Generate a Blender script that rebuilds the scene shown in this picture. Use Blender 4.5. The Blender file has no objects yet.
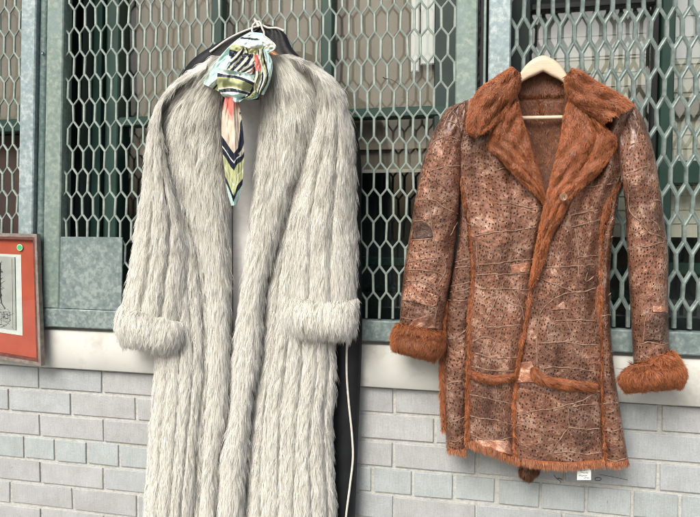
import bpy, math, random
import numpy as np
from mathutils import Matrix, Vector

rng = np.random.default_rng(7)
random.seed(7)
scene = bpy.context.scene
COL = scene.collection

# ------------------------------------------------------------------ camera
f_px, yaw, pitch, roll = 700.0, -.2426, -.0517, .003
CAM = np.array([1.3741, -1.6865, .4066])
cyw, syw, cp, sp = math.cos(yaw), math.sin(yaw), math.cos(pitch), math.sin(pitch)
FWD = np.array([syw*cp, cyw*cp, sp])
R0 = np.array([cyw, -syw, 0.]); U0 = np.array([-syw*sp, -cyw*sp, cp])
RIGHT = R0*math.cos(roll) + U0*math.sin(roll)
UP = -R0*math.sin(roll) + U0*math.cos(roll)

def W(x, y, d):
    """survey helper: a point seen at (x, y) standing d metres in front of the brick face -> world"""
    x = np.asarray(x, float); y = np.asarray(y, float); d = np.asarray(d, float)
    r = FWD + ((x-350)/f_px)[..., None]*RIGHT - ((y-258.5)/f_px)[..., None]*UP
    t = (-CAM[1] - d)/r[..., 1]
    return CAM + r*t[..., None]

cam = bpy.data.cameras.new('camera')
cam.sensor_width = 36; cam.lens = 36*f_px/700; cam.clip_end = 500; cam.clip_start = .02
co = bpy.data.objects.new('camera', cam); COL.objects.link(co)
M = Matrix.Identity(4)
for i in range(3):
    M[i][0], M[i][1], M[i][2], M[i][3] = RIGHT[i], UP[i], -FWD[i], CAM[i]
co.matrix_world = M
scene.camera = co

# ------------------------------------------------------------------ light
world = bpy.data.worlds.new('World'); scene.world = world; world.use_nodes = True
wn = world.node_tree.nodes; wl = world.node_tree.links
bg = wn['Background']; sky = wn.new('ShaderNodeTexSky'); sky.sky_type = 'NISHITA'
sky.sun_disc = False
EL, AZ = math.radians(43), math.radians(196)     # azimuth from +Y clockwise: in front of the wall, slightly left
sky.sun_elevation = EL; sky.sun_rotation = AZ
sky.dust_density = 5.0; sky.air_density = 1.0; sky.ozone_density = 1.0
wl.new(sky.outputs[0], bg.inputs[0]); bg.inputs[1].default_value = .138
sun = bpy.data.lights.new('sun', 'SUN'); sun.energy = 3.3; sun.angle = math.radians(34); sun.color = (1, .98, .945)
so = bpy.data.objects.new('sun', sun); COL.objects.link(so)
sd = Vector((math.sin(AZ)*math.cos(EL), math.cos(AZ)*math.cos(EL), math.sin(EL)))
so.rotation_euler = sd.to_track_quat('Z', 'Y').to_euler(); so.location = sd*5
scene.view_settings.view_transform = 'Standard'; scene.view_settings.look = 'None'
scene.view_settings.exposure = 0; scene.view_settings.gamma = 1
scene.cycles.transparent_max_bounces = 12; scene.cycles.filter_width = 1.05

# ------------------------------------------------------------------ object helpers
def tag(o, label=None, cat=None, group=None, kind=None):
    if label: o['label'] = label
    if cat: o['category'] = cat
    if group: o['group'] = group
    if kind: o['kind'] = kind
    return o

def thing(name, label, cat, loc=(0, 0, 0), group=None):
    o = bpy.data.objects.new(name, None); COL.objects.link(o); o.location = loc
    o.empty_display_size = .05
    return tag(o, label, cat, group)

class MB:
    """collects vertices / faces / colours / uvs / normals and links them as ONE mesh object"""
    def __init__(s):
        s.v = []; s.c = []; s.uv = []; s.n = []; s.li = []; s.ls = []; s.mi = []; s.nv = 0; s.sm = []
    def add(s, v, faces, mat=0, col=None, uv=None, nor=None, smooth=True):
        v = np.asarray(v, float).reshape(-1, 3); k = len(v)
        s.v.append(v)
        if col is None: col = np.ones((k, 3))
        col = np.broadcast_to(np.asarray(col, float), (k, 3))
        s.c.append(np.concatenate([col, np.ones((k, 1))], 1))
        s.uv.append(np.zeros((k, 2)) if uv is None else np.asarray(uv, float).reshape(-1, 2))
        s.n.append(np.full((k, 3), np.nan) if nor is None else np.asarray(nor, float).reshape(-1, 3))
        for fa in (faces if isinstance(faces, list) else [faces]):
            fa = np.asarray(fa, np.int64)
            s.li.append((fa + s.nv).ravel()); s.ls.append(np.full(len(fa), fa.shape[1]))
            s.mi.append(np.full(len(fa), mat)); s.sm.append(np.full(len(fa), smooth))
        s.nv += k
    def box(s, lo, hi, mat=0, col=None, shear=None, bevel=0.0):
        x0, y0, z0 = lo; x1, y1, z1 = hi; b = bevel
        if b <= 0:
            v = np.array([(x, y, z) for x in (x0, x1) for y in (y0, y1) for z in (z0, z1)])
            fa = [(0, 1, 3, 2), (4, 6, 7, 5), (0, 4, 5, 1), (2, 3, 7, 6), (0, 2, 6, 4), (1, 5, 7, 3)]
            if shear: v = shear(v)
            s.add(v, np.array(fa), mat, col, smooth=False); return
        # box with its front (-y) edges chamfered
        v = np.array([(x0, y1, z0), (x1, y1, z0), (x1, y1, z1), (x0, y1, z1),
                      (x0, y0+b, z0), (x1, y0+b, z0), (x1, y0+b, z1), (x0, y0+b, z1),
                      (x0+b, y0, z0+b), (x1-b, y0, z0+b), (x1-b, y0, z1-b), (x0+b, y0, z1-b)])
        fa = [(0, 3, 2, 1), (0, 1, 5, 4), (1, 2, 6, 5), (2, 3, 7, 6), (3, 0, 4, 7),
              (4, 5, 9, 8), (5, 6, 10, 9), (6, 7, 11, 10), (7, 4, 8, 11), (8, 9, 10, 11)]
        if shear: v = shear(v)
        s.add(v, np.array(fa), mat, col, smooth=False)
    def tube(s, P, r, k=6, mat=0, col=None, cap=True):
        P = np.asarray(P, float); n = len(P)
        r = np.broadcast_to(np.asarray(r, float), (n,))
        T = np.gradient(P, axis=0); T /= np.linalg.norm(T, axis=1)[:, None] + 1e-12
        ref = np.where(np.abs(T[:, 1:2]) > .9, np.array([[0, 0, 1.]]), np.array([[0, 1., 0]]))
        A = np.cross(T, ref); A /= np.linalg.norm(A, axis=1)[:, None] + 1e-12
        B = np.cross(T, A)
        a = np.arange(k)/k*2*math.pi
        V = P[:, None] + r[:, None, None]*(np.cos(a)[None, :, None]*A[:, None] + np.sin(a)[None, :, None]*B[:, None])
        i, j = np.meshgrid(np.arange(n-1), np.arange(k), indexing='ij'); j2 = (j+1) % k
        q = np.stack([i*k+j, i*k+j2, (i+1)*k+j2, (i+1)*k+j], -1).reshape(-1, 4)
        fs = [q]
        if cap: fs += [np.arange(k)[None], (np.arange(k)[::-1] + (n-1)*k)[None]]
        s.add(V.reshape(-1, 3), fs, mat, col)
    def build(s, name, mats, parent=None, normals=False, label=None):
        me = bpy.data.meshes.new(name)
        V = np.concatenate(s.v); L = np.concatenate(s.li); S = np.concatenate(s.ls)
        if parent is not None: V = V - np.array(parent_world(parent))
        me.vertices.add(len(V)); me.vertices.foreach_set('co', V.astype(np.float32).ravel())
        me.loops.add(len(L)); me.loops.foreach_set('vertex_index', L.astype(np.int32))
        st = np.zeros(len(S), np.int32); st[1:] = np.cumsum(S)[:-1]
        me.polygons.add(len(S)); me.polygons.foreach_set('loop_start', st)
        me.polygons.foreach_set('material_index', np.concatenate(s.mi).astype(np.int32))
        me.polygons.foreach_set('use_smooth', np.concatenate(s.sm).astype(bool))
        uvl = me.uv_layers.new(name='UVMap'); uvl.data.foreach_set('uv', np.concatenate(s.uv)[L].astype(np.float32).ravel())
        ca = me.color_attributes.new('Col', 'FLOAT_COLOR', 'POINT')
        ca.data.foreach_set('color', np.concatenate(s.c).astype(np.float32).ravel())
        me.update(calc_edges=True)
        for m in (mats if isinstance(mats, (list, tuple)) else [mats]): me.materials.append(m)
        if normals:
            N = np.concatenate(s.n); bad = np.isnan(N[:, 0])
            if bad.any():
                vn = np.zeros((len(V), 3), np.float32); me.vertices.foreach_get('normal', vn.ravel()) if False else None
                N[bad] = np.array([v.normal[:] for v in [me.vertices[i] for i in np.nonzero(bad)[0]]])
            me.normals_split_custom_set_from_vertices(N.astype(np.float32))
        o = bpy.data.objects.new(name, me); COL.objects.link(o)
        if parent is not None: o.parent = parent
        if label: o['label'] = label
        return o

def parent_world(o):
    l = Vector((0, 0, 0))
    while o is not None:
        l = l + o.location; o = o.parent
    return l

# ------------------------------------------------------------------ material helpers
def new_mat(name):
    m = bpy.data.materials.new(name); m.use_nodes = True
    nt = m.node_tree; b = nt.nodes['Principled BSDF']
    return m, nt, b
def node(nt, t, **kw):
    n = nt.nodes.new(t)
    for k, v in kw.items():
        if k.startswith('i_'):
            key = k[2:]; key = int(key) if key.isdigit() else key.replace('_', ' ')
            n.inputs[key].default_value = v
        else: setattr(n, k, v)
    return n
def lk(nt, a, b): nt.links.new(a, b)
def ramp(nt, src, stops):
    r = nt.nodes.new('ShaderNodeValToRGB'); e = r.color_ramp.elements
    while len(e) < len(stops): e.new(.5)
    for x, (p, c) in zip(e, stops):
        x.position = p; x.color = (*c, 1) if len(c) == 3 else c
    lk(nt, src, r.inputs[0]); return r
def mixc(nt, fac, a, b, mode='MIX'):
    m = nt.nodes.new('ShaderNodeMix'); m.data_type = 'RGBA'; m.blend_type = mode
    for s, i in ((fac, 0), (a, 6), (b, 7)):
        if hasattr(s, 'links'): lk(nt, s, m.inputs[i])
        else: m.inputs[i].default_value = s if i == 0 else (*s, 1)
    return m.outputs[2]
def objco(nt): return node(nt, 'ShaderNodeTexCoord').outputs['Object']
def noise(nt, co, scale, detail=4, rough=.55, dist=0):
    n = node(nt, 'ShaderNodeTexNoise'); n.inputs['Scale'].default_value = scale; n.inputs['Detail'].default_value = detail
    n.inputs['Roughness'].default_value = rough; n.inputs['Distortion'].default_value = dist
    if co is not None: lk(nt, co, n.inputs['Vector'])
    return n
def bump(nt, b, h, strength=.3, dist=.002):
    n = node(nt, 'ShaderNodeBump'); n.inputs['Strength'].default_value = strength; n.inputs['Distance'].default_value = dist
    lk(nt, h, n.inputs['Height']); lk(nt, n.outputs[0], b.inputs['Normal']); return n

def mottled(name, c1, c2, scale=20, rough=.6, metal=0., bmp=.2, bdist=.001, spec=.5, dirt=None, dirt_scale=6, dirt_lo=.55):
    m, nt, b = new_mat(name); co_ = objco(nt)
    n = noise(nt, co_, scale, 6)
    r = ramp(nt, n.outputs[0], [(.35, c1), (.68, c2)]); c = r.outputs[0]
    if dirt is not None:
        n2 = noise(nt, co_, dirt_scale, 8, .7)
        f_ = ramp(nt, n2.outputs[0], [(dirt_lo, (0, 0, 0)), (dirt_lo+.16, (1, 1, 1))])
        c = mixc(nt, f_.outputs[0], c, dirt)
    lk(nt, c, b.inputs['Base Color'])
    b.inputs['Roughness'].default_value = rough; b.inputs['Metallic'].default_value = metal
    b.inputs['Specular IOR Level'].default_value = spec
    if bmp: 
        n3 = noise(nt, co_, scale*6, 4); bump(nt, b, n3.outputs[0], bmp, bdist)
    return m

def galvanised(name, c1, c2, c3, paint=None, plo=.5):
    m, nt, b = new_mat(name); co_ = objco(nt)
    v = node(nt, 'ShaderNodeTexVoronoi'); v.inputs['Scale'].default_value = 130; lk(nt, co_, v.inputs['Vector'])
    bw = node(nt, 'ShaderNodeSeparateColor'); lk(nt, v.outputs['Color'], bw.inputs[0])
    n = noise(nt, co_, 75, 7, .62)
    n2 = noise(nt, co_, 6, 5, .6)
    ad = node(nt, 'ShaderNodeMath', operation='MULTIPLY_ADD'); lk(nt, bw.outputs[0], ad.inputs[0]); ad.inputs[1].default_value = .15
    lk(nt, n.outputs[0], ad.inputs[2])
    ad2 = node(nt, 'ShaderNodeMath', operation='MULTIPLY_ADD'); lk(nt, n2.outputs[0], ad2.inputs[0]); ad2.inputs[1].default_value = .55
    lk(nt, ad.outputs[0], ad2.inputs[2])
    r = ramp(nt, ad2.outputs[0], [(.60, c1), (.84, c2), (1.0, c3)])
    c = r.outputs[0]
    if paint is not None:
        n3 = noise(nt, co_, 9, 9, .72)
        f_ = ramp(nt, n3.outputs[0], [(plo, (0, 0, 0)), (plo+.12, (1, 1, 1))])
        c = mixc(nt, f_.outputs[0], c, paint)
    # fine dark scratches and specks
    n4 = noise(nt, co_, 160, 3, .7)
    f4 = ramp(nt, n4.outputs[0], [(.66, (0, 0, 0)), (.74, (1, 1, 1))])
    mu = node(nt, 'ShaderNodeMath', operation='MULTIPLY'); lk(nt, f4.outputs[0], mu.inputs[0]); mu.inputs[1].default_value = .5
    c = mixc(nt, mu.outputs[0], c, (.06, .075, .07))
    lk(nt, c, b.inputs['Base Color'])
    b.inputs['Metallic'].default_value = .25; b.inputs['Roughness'].default_value = .55
    bump(nt, b, n.outputs[0], .25, .0012)
    return m

m_galv = galvanised('galvanised_steel', (.12, .165, .165), (.185, .24, .235), (.29, .35, .335), paint=(.20, .25, .235), plo=.60)
m_galv_blue = galvanised('galvanised_steel_blue', (.20, .265, .275), (.28, .355, .365), (.42, .49, .49), paint=(.27, .35, .345), plo=.56)
m_paint_green = galvanised('pale_green_paint', (.14, .20, .178), (.195, .26, .23), (.27, .335, .295), paint=(.185, .25, .243), plo=.52)
m_pipe = galvanised('green_pipe_paint', (.06, .105, .098), (.10, .155, .145), (.17, .23, .215), paint=(.08, .135, .12), plo=.55)
m_mesh = mottled('mesh_steel', (.235, .295, .262), (.345, .405, .362), 55, .45, .2, .3, .0008, dirt=(.13, .17, .15), dirt_scale=30, dirt_lo=.58)
m_mesh_dark = mottled('mesh_steel_weathered', (.15, .20, .185), (.29, .35, .325), 60, .42, .25, .35, .0008, dirt=(.08, .11, .10), dirt_scale=36, dirt_lo=.56)
m_sill = mottled('white_masonry_paint', (.55, .56, .52), (.62, .63, .59), 9, .75, 0, .35, .0012, dirt=(.47, .46, .41), dirt_scale=11, dirt_lo=.52)
m_green = mottled('green_gloss_paint', (.018, .054, .043), (.030, .083, .067), 14, .35, 0, .2, .0008, dirt=(.05, .06, .05), dirt_scale=22, dirt_lo=.62)
m_green_dark = mottled('dark_green_paint', (.014, .034, .030), (.024, .052, .046), 14, .5, 0, .1)
m_pale_pipe = mottled('pale_pipe_paint', (.22, .27, .23), (.36, .40, .35), 40, .5, 0, .2)
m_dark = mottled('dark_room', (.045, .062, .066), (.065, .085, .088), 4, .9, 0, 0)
m_blind = mottled('brown_blind', (.245, .207, .165), (.315, .268, .213), 5, .85, 0, .1, dirt=(.22, .185, .145), dirt_scale=3, dirt_lo=.55)
m_blind_low = mottled('dim_blind', (.17, .15, .12), (.26, .22, .175), 7, .85, 0, .1)
m_hem = mottled('pale_hem', (.45, .42, .36), (.55, .52, .45), 20, .7)
m_cream = mottled('cream_slats', (.76, .73, .60), (.86, .83, .70), 8, .6, 0, .15, dirt=(.42, .40, .30), dirt_scale=9, dirt_lo=.58)
m_reflection = mottled('reflection_white', (.88, .88, .86), (.93, .93, .91), 8, .6, 0, .1)  # white that stands in for bright reflections in the panes
m_black = mottled('matt_black', (.010, .013, .014), (.018, .022, .023), 30, .6)

def glass_mat(name='window_glass', r0=.045):
    m, nt, b = new_mat(name); nt.nodes.remove(b)
    out = nt.nodes['Material Output']
    t = node(nt, 'ShaderNodeBsdfTransparent'); t.inputs[0].default_value = (.93, .95, .94, 1)
    g = node(nt, 'ShaderNodeBsdfGlossy'); g.inputs['Roughness'].default_value = .02
    fr = node(nt, 'ShaderNodeLayerWeight'); fr.inputs['Blend'].default_value = .5
    pw = node(nt, 'ShaderNodeMath', operation='POWER'); lk(nt, fr.outputs['Facing'], pw.inputs[0]); pw.inputs[1].default_value = 5
    ma = node(nt, 'ShaderNodeMath', operation='MULTIPLY_ADD'); lk(nt, pw.outputs[0], ma.inputs[0]); ma.inputs[1].default_value = .95; ma.inputs[2].default_value = r0
    mx = node(nt, 'ShaderNodeMixShader'); lk(nt, ma.outputs[0], mx.inputs[0]); lk(nt, t.outputs[0], mx.inputs[1]); lk(nt, g.outputs[0], mx.inputs[2])
    lk(nt, mx.outputs[0], out.inputs[0]); return m
m_glass = glass_mat(); m_glass_street = glass_mat('street_glass', .14)

def brick_mat():
    m, nt, b = new_mat('painted_brick'); co_ = objco(nt)
    at = node(nt, 'ShaderNodeAttribute', attribute_name='Col')
    n = noise(nt, co_, 260, 5, .7); n2 = noise(nt, co_, 18, 6, .6)
    f1 = ramp(nt, n.outputs[0], [(.3, (.86, .86, .86)), (.62, (1.04, 1.04, 1.04))])
    c = mixc(nt, 1., at.outputs[0], f1.outputs[0], 'MULTIPLY')
    mpv = node(nt, 'ShaderNodeMapping'); mpv.inputs['Scale'].default_value = (330, 60, 26); lk(nt, co_, mpv.inputs[0])
    nv_ = noise(nt, mpv.outputs[0], 1.0, 4, .65); fv = ramp(nt, nv_.outputs[0], [(.3, (.88, .88, .87)), (.65, (1.05, 1.05, 1.05))])
    c = mixc(nt, 1., c, fv.outputs[0], 'MULTIPLY')
    f2 = ramp(nt, n2.outputs[0], [(.3, (.84, .84, .82)), (.7, (1.06, 1.06, 1.06))])
    c = mixc(nt, 1., c, f2.outputs[0], 'MULTIPLY')
    n4 = noise(nt, co_, 95, 3, .6)     # tiny pits and soot specks
    f4 = ramp(nt, n4.outputs[0], [(.69, (0, 0, 0)), (.74, (1, 1, 1))])
    c = mixc(nt, f4.outputs[0], c, (.24, .23, .21))
    lk(nt, c, b.inputs['Base Color']); b.inputs['Roughness'].default_value = .62
    n3 = noise(nt, co_, 170, 6, .7); bump(nt, b, n3.outputs[0], .55, .0022)
    return m
m_brick = brick_mat()
def mortar_mat():
    m, nt, b = new_mat('painted_mortar'); co_ = objco(nt)
    n = noise(nt, co_, 120, 6, .7); n2 = noise(nt, co_, 16, 6, .7)
    r = ramp(nt, n.outputs[0], [(.3, (.36, .36, .33)), (.5, (.50, .505, .475)), (.75, (.58, .585, .555))])
    f2 = ramp(nt, n2.outputs[0], [(.52, (0, 0, 0)), (.74, (1, 1, 1))])
    mu = node(nt, 'ShaderNodeMath', operation='MULTIPLY'); lk(nt, f2.outputs[0], mu.inputs[0]); mu.inputs[1].default_value = .45
    c = mixc(nt, mu.outputs[0], r.outputs[0], (.26, .24, .20))
    lk(nt, c, b.inputs['Base Color']); b.inputs['Roughness'].default_value = .85
    bump(nt, b, n.outputs[0], .8, .004); return m
m_mortar = mortar_mat()

def fur_mat(name, transl=.25):
    m, nt, b = new_mat(name); nt.nodes.remove(b); out = nt.nodes['Material Output']
    at = node(nt, 'ShaderNodeAttribute', attribute_name='Col')
    d = node(nt, 'ShaderNodeBsdfDiffuse'); d.inputs['Roughness'].default_value = .6
    t = node(nt, 'ShaderNodeBsdfTranslucent'); g = node(nt, 'ShaderNodeBsdfGlossy'); g.inputs['Roughness'].default_value = .45
    for x in (d, t): lk(nt, at.outputs[0], x.inputs[0])
    g.inputs[0].default_value = (.9, .88, .85, 1)
    m1 = node(nt, 'ShaderNodeMixShader'); m1.inputs[0].default_value = transl
    lk(nt, d.outputs[0], m1.inputs[1]); lk(nt, t.outputs[0], m1.inputs[2])
    m2 = node(nt, 'ShaderNodeMixShader'); m2.inputs[0].default_value = .035
    lk(nt, m1.outputs[0], m2.inputs[1]); lk(nt, g.outputs[0], m2.inputs[2])
    lk(nt, m2.outputs[0], out.inputs[0]); return m
m_fur = fur_mat('fur'); m_fur_white = fur_mat('white_fur', .48)
def cloth_mat(name, rough=.6, spec=.3, wave=700, bs=.15):
    m, nt, b = new_mat(name); co_ = objco(nt)
    at = node(nt, 'ShaderNodeAttribute', attribute_name='Col')
    n = noise(nt, co_, 60, 5, .6)
    f1 = ramp(nt, n.outputs[0], [(.3, (.9, .9, .9)), (.65, (1.05, 1.05, 1.05))])
    c = mixc(nt, 1., at.outputs[0], f1.outputs[0], 'MULTIPLY')
    lk(nt, c, b.inputs['Base Color']); b.inputs['Roughness'].default_value = rough; b.inputs['Specular IOR Level'].default_value = spec
    n2 = noise(nt, co_, wave, 2, .5); bump(nt, b, n2.outputs[0], bs, .0008); return m
m_silk = cloth_mat('printed_silk', .42, .45, 300, .2)
m_cloth = cloth_mat('plain_cloth', .8, .2)
m_suede = cloth_mat('bare_suede', .85, .15, 500, .4)

def leather_mat(name='perforated_leather', holes=1.0):
    m, nt, b = new_mat(name)
    uv = node(nt, 'ShaderNodeUVMap', uv_map='UVMap').outputs[0]
    at = node(nt, 'ShaderNodeAttribute', attribute_name='Col')
    big = noise(nt, uv, 16, 6, .65); mid = noise(nt, uv, 60, 6, .7, .6); fine = noise(nt, uv, 240, 4, .7)
    ad = node(nt, 'ShaderNodeMath', operation='MULTIPLY_ADD'); lk(nt, mid.outputs[0], ad.inputs[0]); ad.inputs[1].default_value = .8
    lk(nt, big.outputs[0], ad.inputs[2])
    r = ramp(nt, ad.outputs[0], [(.58, (.080, .031, .018)), (.84, (.175, .077, .046)), (.97, (.24, .120, .076)), (1.0, (.34, .21, .155))])
    e = r.color_ramp.elements
    c = mixc(nt, 1., r.outputs[0], at.outputs[0], 'MULTIPLY')
    pv = node(nt, 'ShaderNodeTexVoronoi', voronoi_dimensions='2D'); pv.inputs['Scale'].default_value = 13; lk(nt, uv, pv.inputs['Vector'])
    pb = node(nt, 'ShaderNodeSeparateColor'); lk(nt, pv.outputs['Color'], pb.inputs[0])
    pr = ramp(nt, pb.outputs[0], [(.1, (.72, .70, .70)), (.5, (.97, .97, .97)), (.9, (1.22, 1.21, 1.20))])
    c = mixc(nt, 1., c, pr.outputs[0], 'MULTIPLY')
    # pale flecks painted into the colour as glints on the crinkles
    fl = ramp(nt, fine.outputs[0], [(.61, (0, 0, 0)), (.66, (1, 1, 1))])
    fl2 = ramp(nt, mid.outputs[0], [(.52, (0, 0, 0)), (.64, (1, 1, 1))])
    fm = node(nt, 'ShaderNodeMath', operation='MULTIPLY'); lk(nt, fl.outputs[0], fm.inputs[0]); lk(nt, fl2.outputs[0], fm.inputs[1])
    c = mixc(nt, fm.outputs[0], c, (.56, .38, .29))
    # punched holes in staggered rows
    mp = node(nt, 'ShaderNodeMapping'); mp.inputs['Scale'].default_value = (1.35, .80, 1); mp.inputs['Rotation'].default_value = (0, 0, .25); lk(nt, uv, mp.inputs[0])
    v = node(nt, 'ShaderNodeTexVoronoi', voronoi_dimensions='2D'); v.inputs['Scale'].default_value = 112; v.inputs['Randomness'].default_value = .62
    lk(nt, mp.outputs[0], v.inputs['Vector'])
    h = ramp(nt, v.outputs['Distance'], [(.13, (1, 1, 1)), (.215, (0, 0, 0))])
    hs = node(nt, 'ShaderNodeSeparateColor'); lk(nt, v.outputs['Color'], hs.inputs[0])
    hk = ramp(nt, hs.outputs[0], [(.12, (0, 0, 0)), (.45, (1, 1, 1))])
    hm = node(nt, 'ShaderNodeMath', operation='MULTIPLY'); lk(nt, h.outputs[0], hm.inputs[0]); lk(nt, hk.outputs[0], hm.inputs[1])
    hz = node(nt, 'ShaderNodeMath', operation='MULTIPLY'); lk(nt, hm.outputs[0], hz.inputs[0]); hz.inputs[1].default_value = holes; h = hz
    c = mixc(nt, h.outputs[0], c, (.012, .006, .004))
    lk(nt, c, b.inputs['Base Color'])
    ro = ramp(nt, mid.outputs[0], [(.35, (.42, .42, .42)), (.65, (.13, .13, .13))]); lk(nt, ro.outputs[0], b.inputs['Roughness'])
    b.inputs['Specular IOR Level'].default_value = .9; b.inputs['Specular Tint'].default_value = (1, .86, .78, 1); b.inputs['Metallic'].default_value = .30; b.inputs['Coat Weight'].default_value = .42; b.inputs['Coat Roughness'].default_value = .14; b.inputs['Coat Tint'].default_value = (1, .9, .84, 1)
    # height: crinkles minus holes
    h2 = node(nt, 'ShaderNodeMath', operation='MULTIPLY_ADD'); lk(nt, h.outputs[0], h2.inputs[0]); h2.inputs[1].default_value = -.6
    lk(nt, mid.outputs[0], h2.inputs[2])
    bump(nt, b, h2.outputs[0], .9, .007)
    return m
m_leather = leather_mat(); m_hide = leather_mat('plain_hide', 0.0)

def wood_mat():
    m, nt, b = new_mat('pale_wood'); co_ = objco(nt)
    mp = node(nt, 'ShaderNodeMapping'); mp.inputs['Scale'].default_value = (4, 30, 60); lk(nt, co_, mp.inputs[0])
    n = noise(nt, mp.outputs[0], 6, 5, .6, 1.)
    r = ramp(nt, n.outputs[0], [(.3, (.58, .44, .30)), (.7, (.72, .58, .43))]); lk(nt, r.outputs[0], b.inputs['Base Color'])
    b.inputs['Roughness'].default_value = .42; bump(nt, b, n.outputs[0], .08, .0005); return m
m_wood = wood_mat()
m_garment = mottled('black_nylon', (.005, .006, .008), (.010, .012, .014), 25, .48, 0, .25, .002, spec=.35)
m_cord = mottled('tan_cord', (.17, .09, .058), (.34, .22, .155), 120, .6)
m_pipe_white = mottled('white_piping', (.62, .60, .53), (.76, .74, .67), 90, .6)
m_button = mottled('brown_button', (.18, .085, .05), (.34, .20, .13), 90, .3)
m_wire = mottled('rusty_wire', (.02, .018, .016), (.06, .05, .045), 80, .5, .5)

# ------------------------------------------------------------------ setting
mb = MB(); mb.box((-12, -14, -1.25), (14, 6, -1.2))
pav = mb.build('pavement', mottled('concrete_paving', (.20, .20, .19), (.28, .275, .26), 6, .9)); tag(pav, kind='structure')

SB, CH = .2032, .0677
def shear_x(v):
    v = np.array(v, float); s = np.interp(v[:, 0], [-.2, .12, .9, 2], [.045, .042, 0, 0])
    v[:, 0] -= s*(1.0 - v[:, 2]); return v

wall = thing('brick_wall', 'grey-white painted brick wall with a smooth white sill band above it', 'wall', (.85, 0, -1.2))
mb = MB()
Xa, Xb = -.95, 2.75
mb.box((Xa, .0046, -1.2), (Xb, .12, .0), 1)
J = .0048
nb = 0
for n in range(0, 17):
    z1 = -n*CH; z0 = z1 - CH
    hdr = (n % 7 == 3)
    step = .5 if hdr else 1.0
    off = (0. if hdr else (.265 if n in (0, 2, 4, 7, 9, 11) or n % 2 == 0 and n > 4 else .765))
    if n in (5,): off = .765
    k = math.floor(Xa/SB) - 1
    x = off - 8
    while x*SB < Xb:
        x0 = x*SB; x1 = (x+step)*SB; x += step
        if x0 < Xa or x1 > Xb: continue
        j = lambda: random.uniform(-.0016, .0016)
        t = random.random()
        base = np.array([.425, .442, .442])*random.uniform(.95, 1.06)
        if hdr: base = np.array([.405, .447, .452])*random.uniform(.95, 1.06)
        elif t < .4: base = np.array([.41, .438, .452])*random.uniform(.95, 1.06)
        # each brick: a slightly irregular chamfered block
        a0, a1, b0, b1 = x0+J*.85+j(), x1-J*.85+j(), z0+J+j()*.7, z1-J+j()*.7
        yy = -.0005 + random.uniform(-.0008, .001)
        bb = MB(); bb.box((a0, yy, b0), (a1, .05, b1), 0, base, bevel=.0012)
        v = bb.v[0]; v[:, 0] += rng.normal(0, .0006, len(v)); v[:, 2] += rng.normal(0, .0006, len(v))
        mb.add(v, [np.array(fq).reshape(-1, 4) for fq in [bb.li[0]]], 0, base, smooth=False); nb += 1
mb.build('masonry', [m_brick, m_mortar], wall)
# sill: long rendered band with a slightly wavy lower edge
mb = MB(); n = 140
xs = np.linspace(Xa, Xb, n)
wob = np.cumsum(rng.normal(0, .0006, n)); wob -= np.linspace(wob[0], wob[-1], n); wob = np.clip(wob, -.003, .003)
prof = [(.10, .004), (-.0165, .0045), (-.0185, .0065), (-.0188, .055), (-.0186, .104), (-.0170, .1065), (.20, .116)]
V = np.array([[(x, y, z + (wob[i] if q < 3 else 0)) for q, (y, z) in enumerate(prof)] for i, x in enumerate(xs)])
i, j = np.meshgrid(np.arange(n-1), np.arange(len(prof)-1), indexing='ij'); kq = len(prof)
q = np.stack([i*kq+j, (i+1)*kq+j, (i+1)*kq+j+1, i*kq+j+1], -1).reshape(-1, 4)
mb.add(V.reshape(-1, 3), q, 0)
mb.build('sill', m_sill, wall)
# jambs and lintel that close the opening beyond the picture
mb = MB()
mb.box((Xa, 0, .12), (-.62, .12, 1.75), bevel=.004); mb.box((2.52, 0, .12), (Xb, .12, 1.75), bevel=.004); mb.box((-.62, 0, 1.45), (2.52, .12, 1.75), bevel=.004)
mb.build('lintel', m_sill, wall)

# dark room behind the windows
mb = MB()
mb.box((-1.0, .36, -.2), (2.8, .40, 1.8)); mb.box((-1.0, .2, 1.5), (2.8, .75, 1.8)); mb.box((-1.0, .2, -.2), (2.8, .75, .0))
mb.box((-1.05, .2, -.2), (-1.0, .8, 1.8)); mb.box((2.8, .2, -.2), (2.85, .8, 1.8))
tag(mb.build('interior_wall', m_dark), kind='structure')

# ------------------------------------------------------------------ windows (behind the mesh), world coordinates
def bar(mb, x0, x1, z0, z1, y0, y1, mat=0, shear=True, bevel=.003):
    mb.box((x0, y0, z0), (x1, y1, z1), mat, None, shear_x if shear else None, bevel)

def part(name, mat, parent, *bars, **kw):
    mb = MB()
    for b in bars: bar(mb, *b)
    return mb.build(name, mat, parent, **kw)

# middle window
win = thing('window', 'dark green window with brown blinds half lowered behind the middle mesh screen', 'window', (.75, .1, .12), 'windows behind the mesh screens')
part('frame', m_green, win, (.272, 1.21, .6745, .6995, .085, .13), (.105, 1.21, 1.36, 1.42, .085, .13), (.105, 1.21, .12, .15, .085, .13))
part('frame', m_green, win, (.188, .214, .15, 1.36, .088, .15))
part('frame', m_green, win, (.2375, .2745, .15, 1.36, .08, .15))
part('frame', m_green_dark, win, (.218, .234, .15, 1.36, .105, .15), (.130, .166, .15, 1.36, .12, .16))
part('mullion', m_green, win, (.546, .579, .70, 1.36, .09, .125)); part('mullion', m_green, win, (.855, .886, .70, 1.36, .09, .125))
part('frame', m_green_dark, win, (1.150, 1.215, .15, 1.36, .088, .15))
for a, b_ in ((.290, .544), (.581, .853), (.888, 1.149)):
    mb = MB(); mb.box((a, .106, .70), (b_, .109, 1.36)); mb.build('pane', m_glass, win)
mb = MB(); mb.box((.276, .112, .15), (1.15, .115, .674)); mb.build('pane', m_glass, win)
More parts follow.
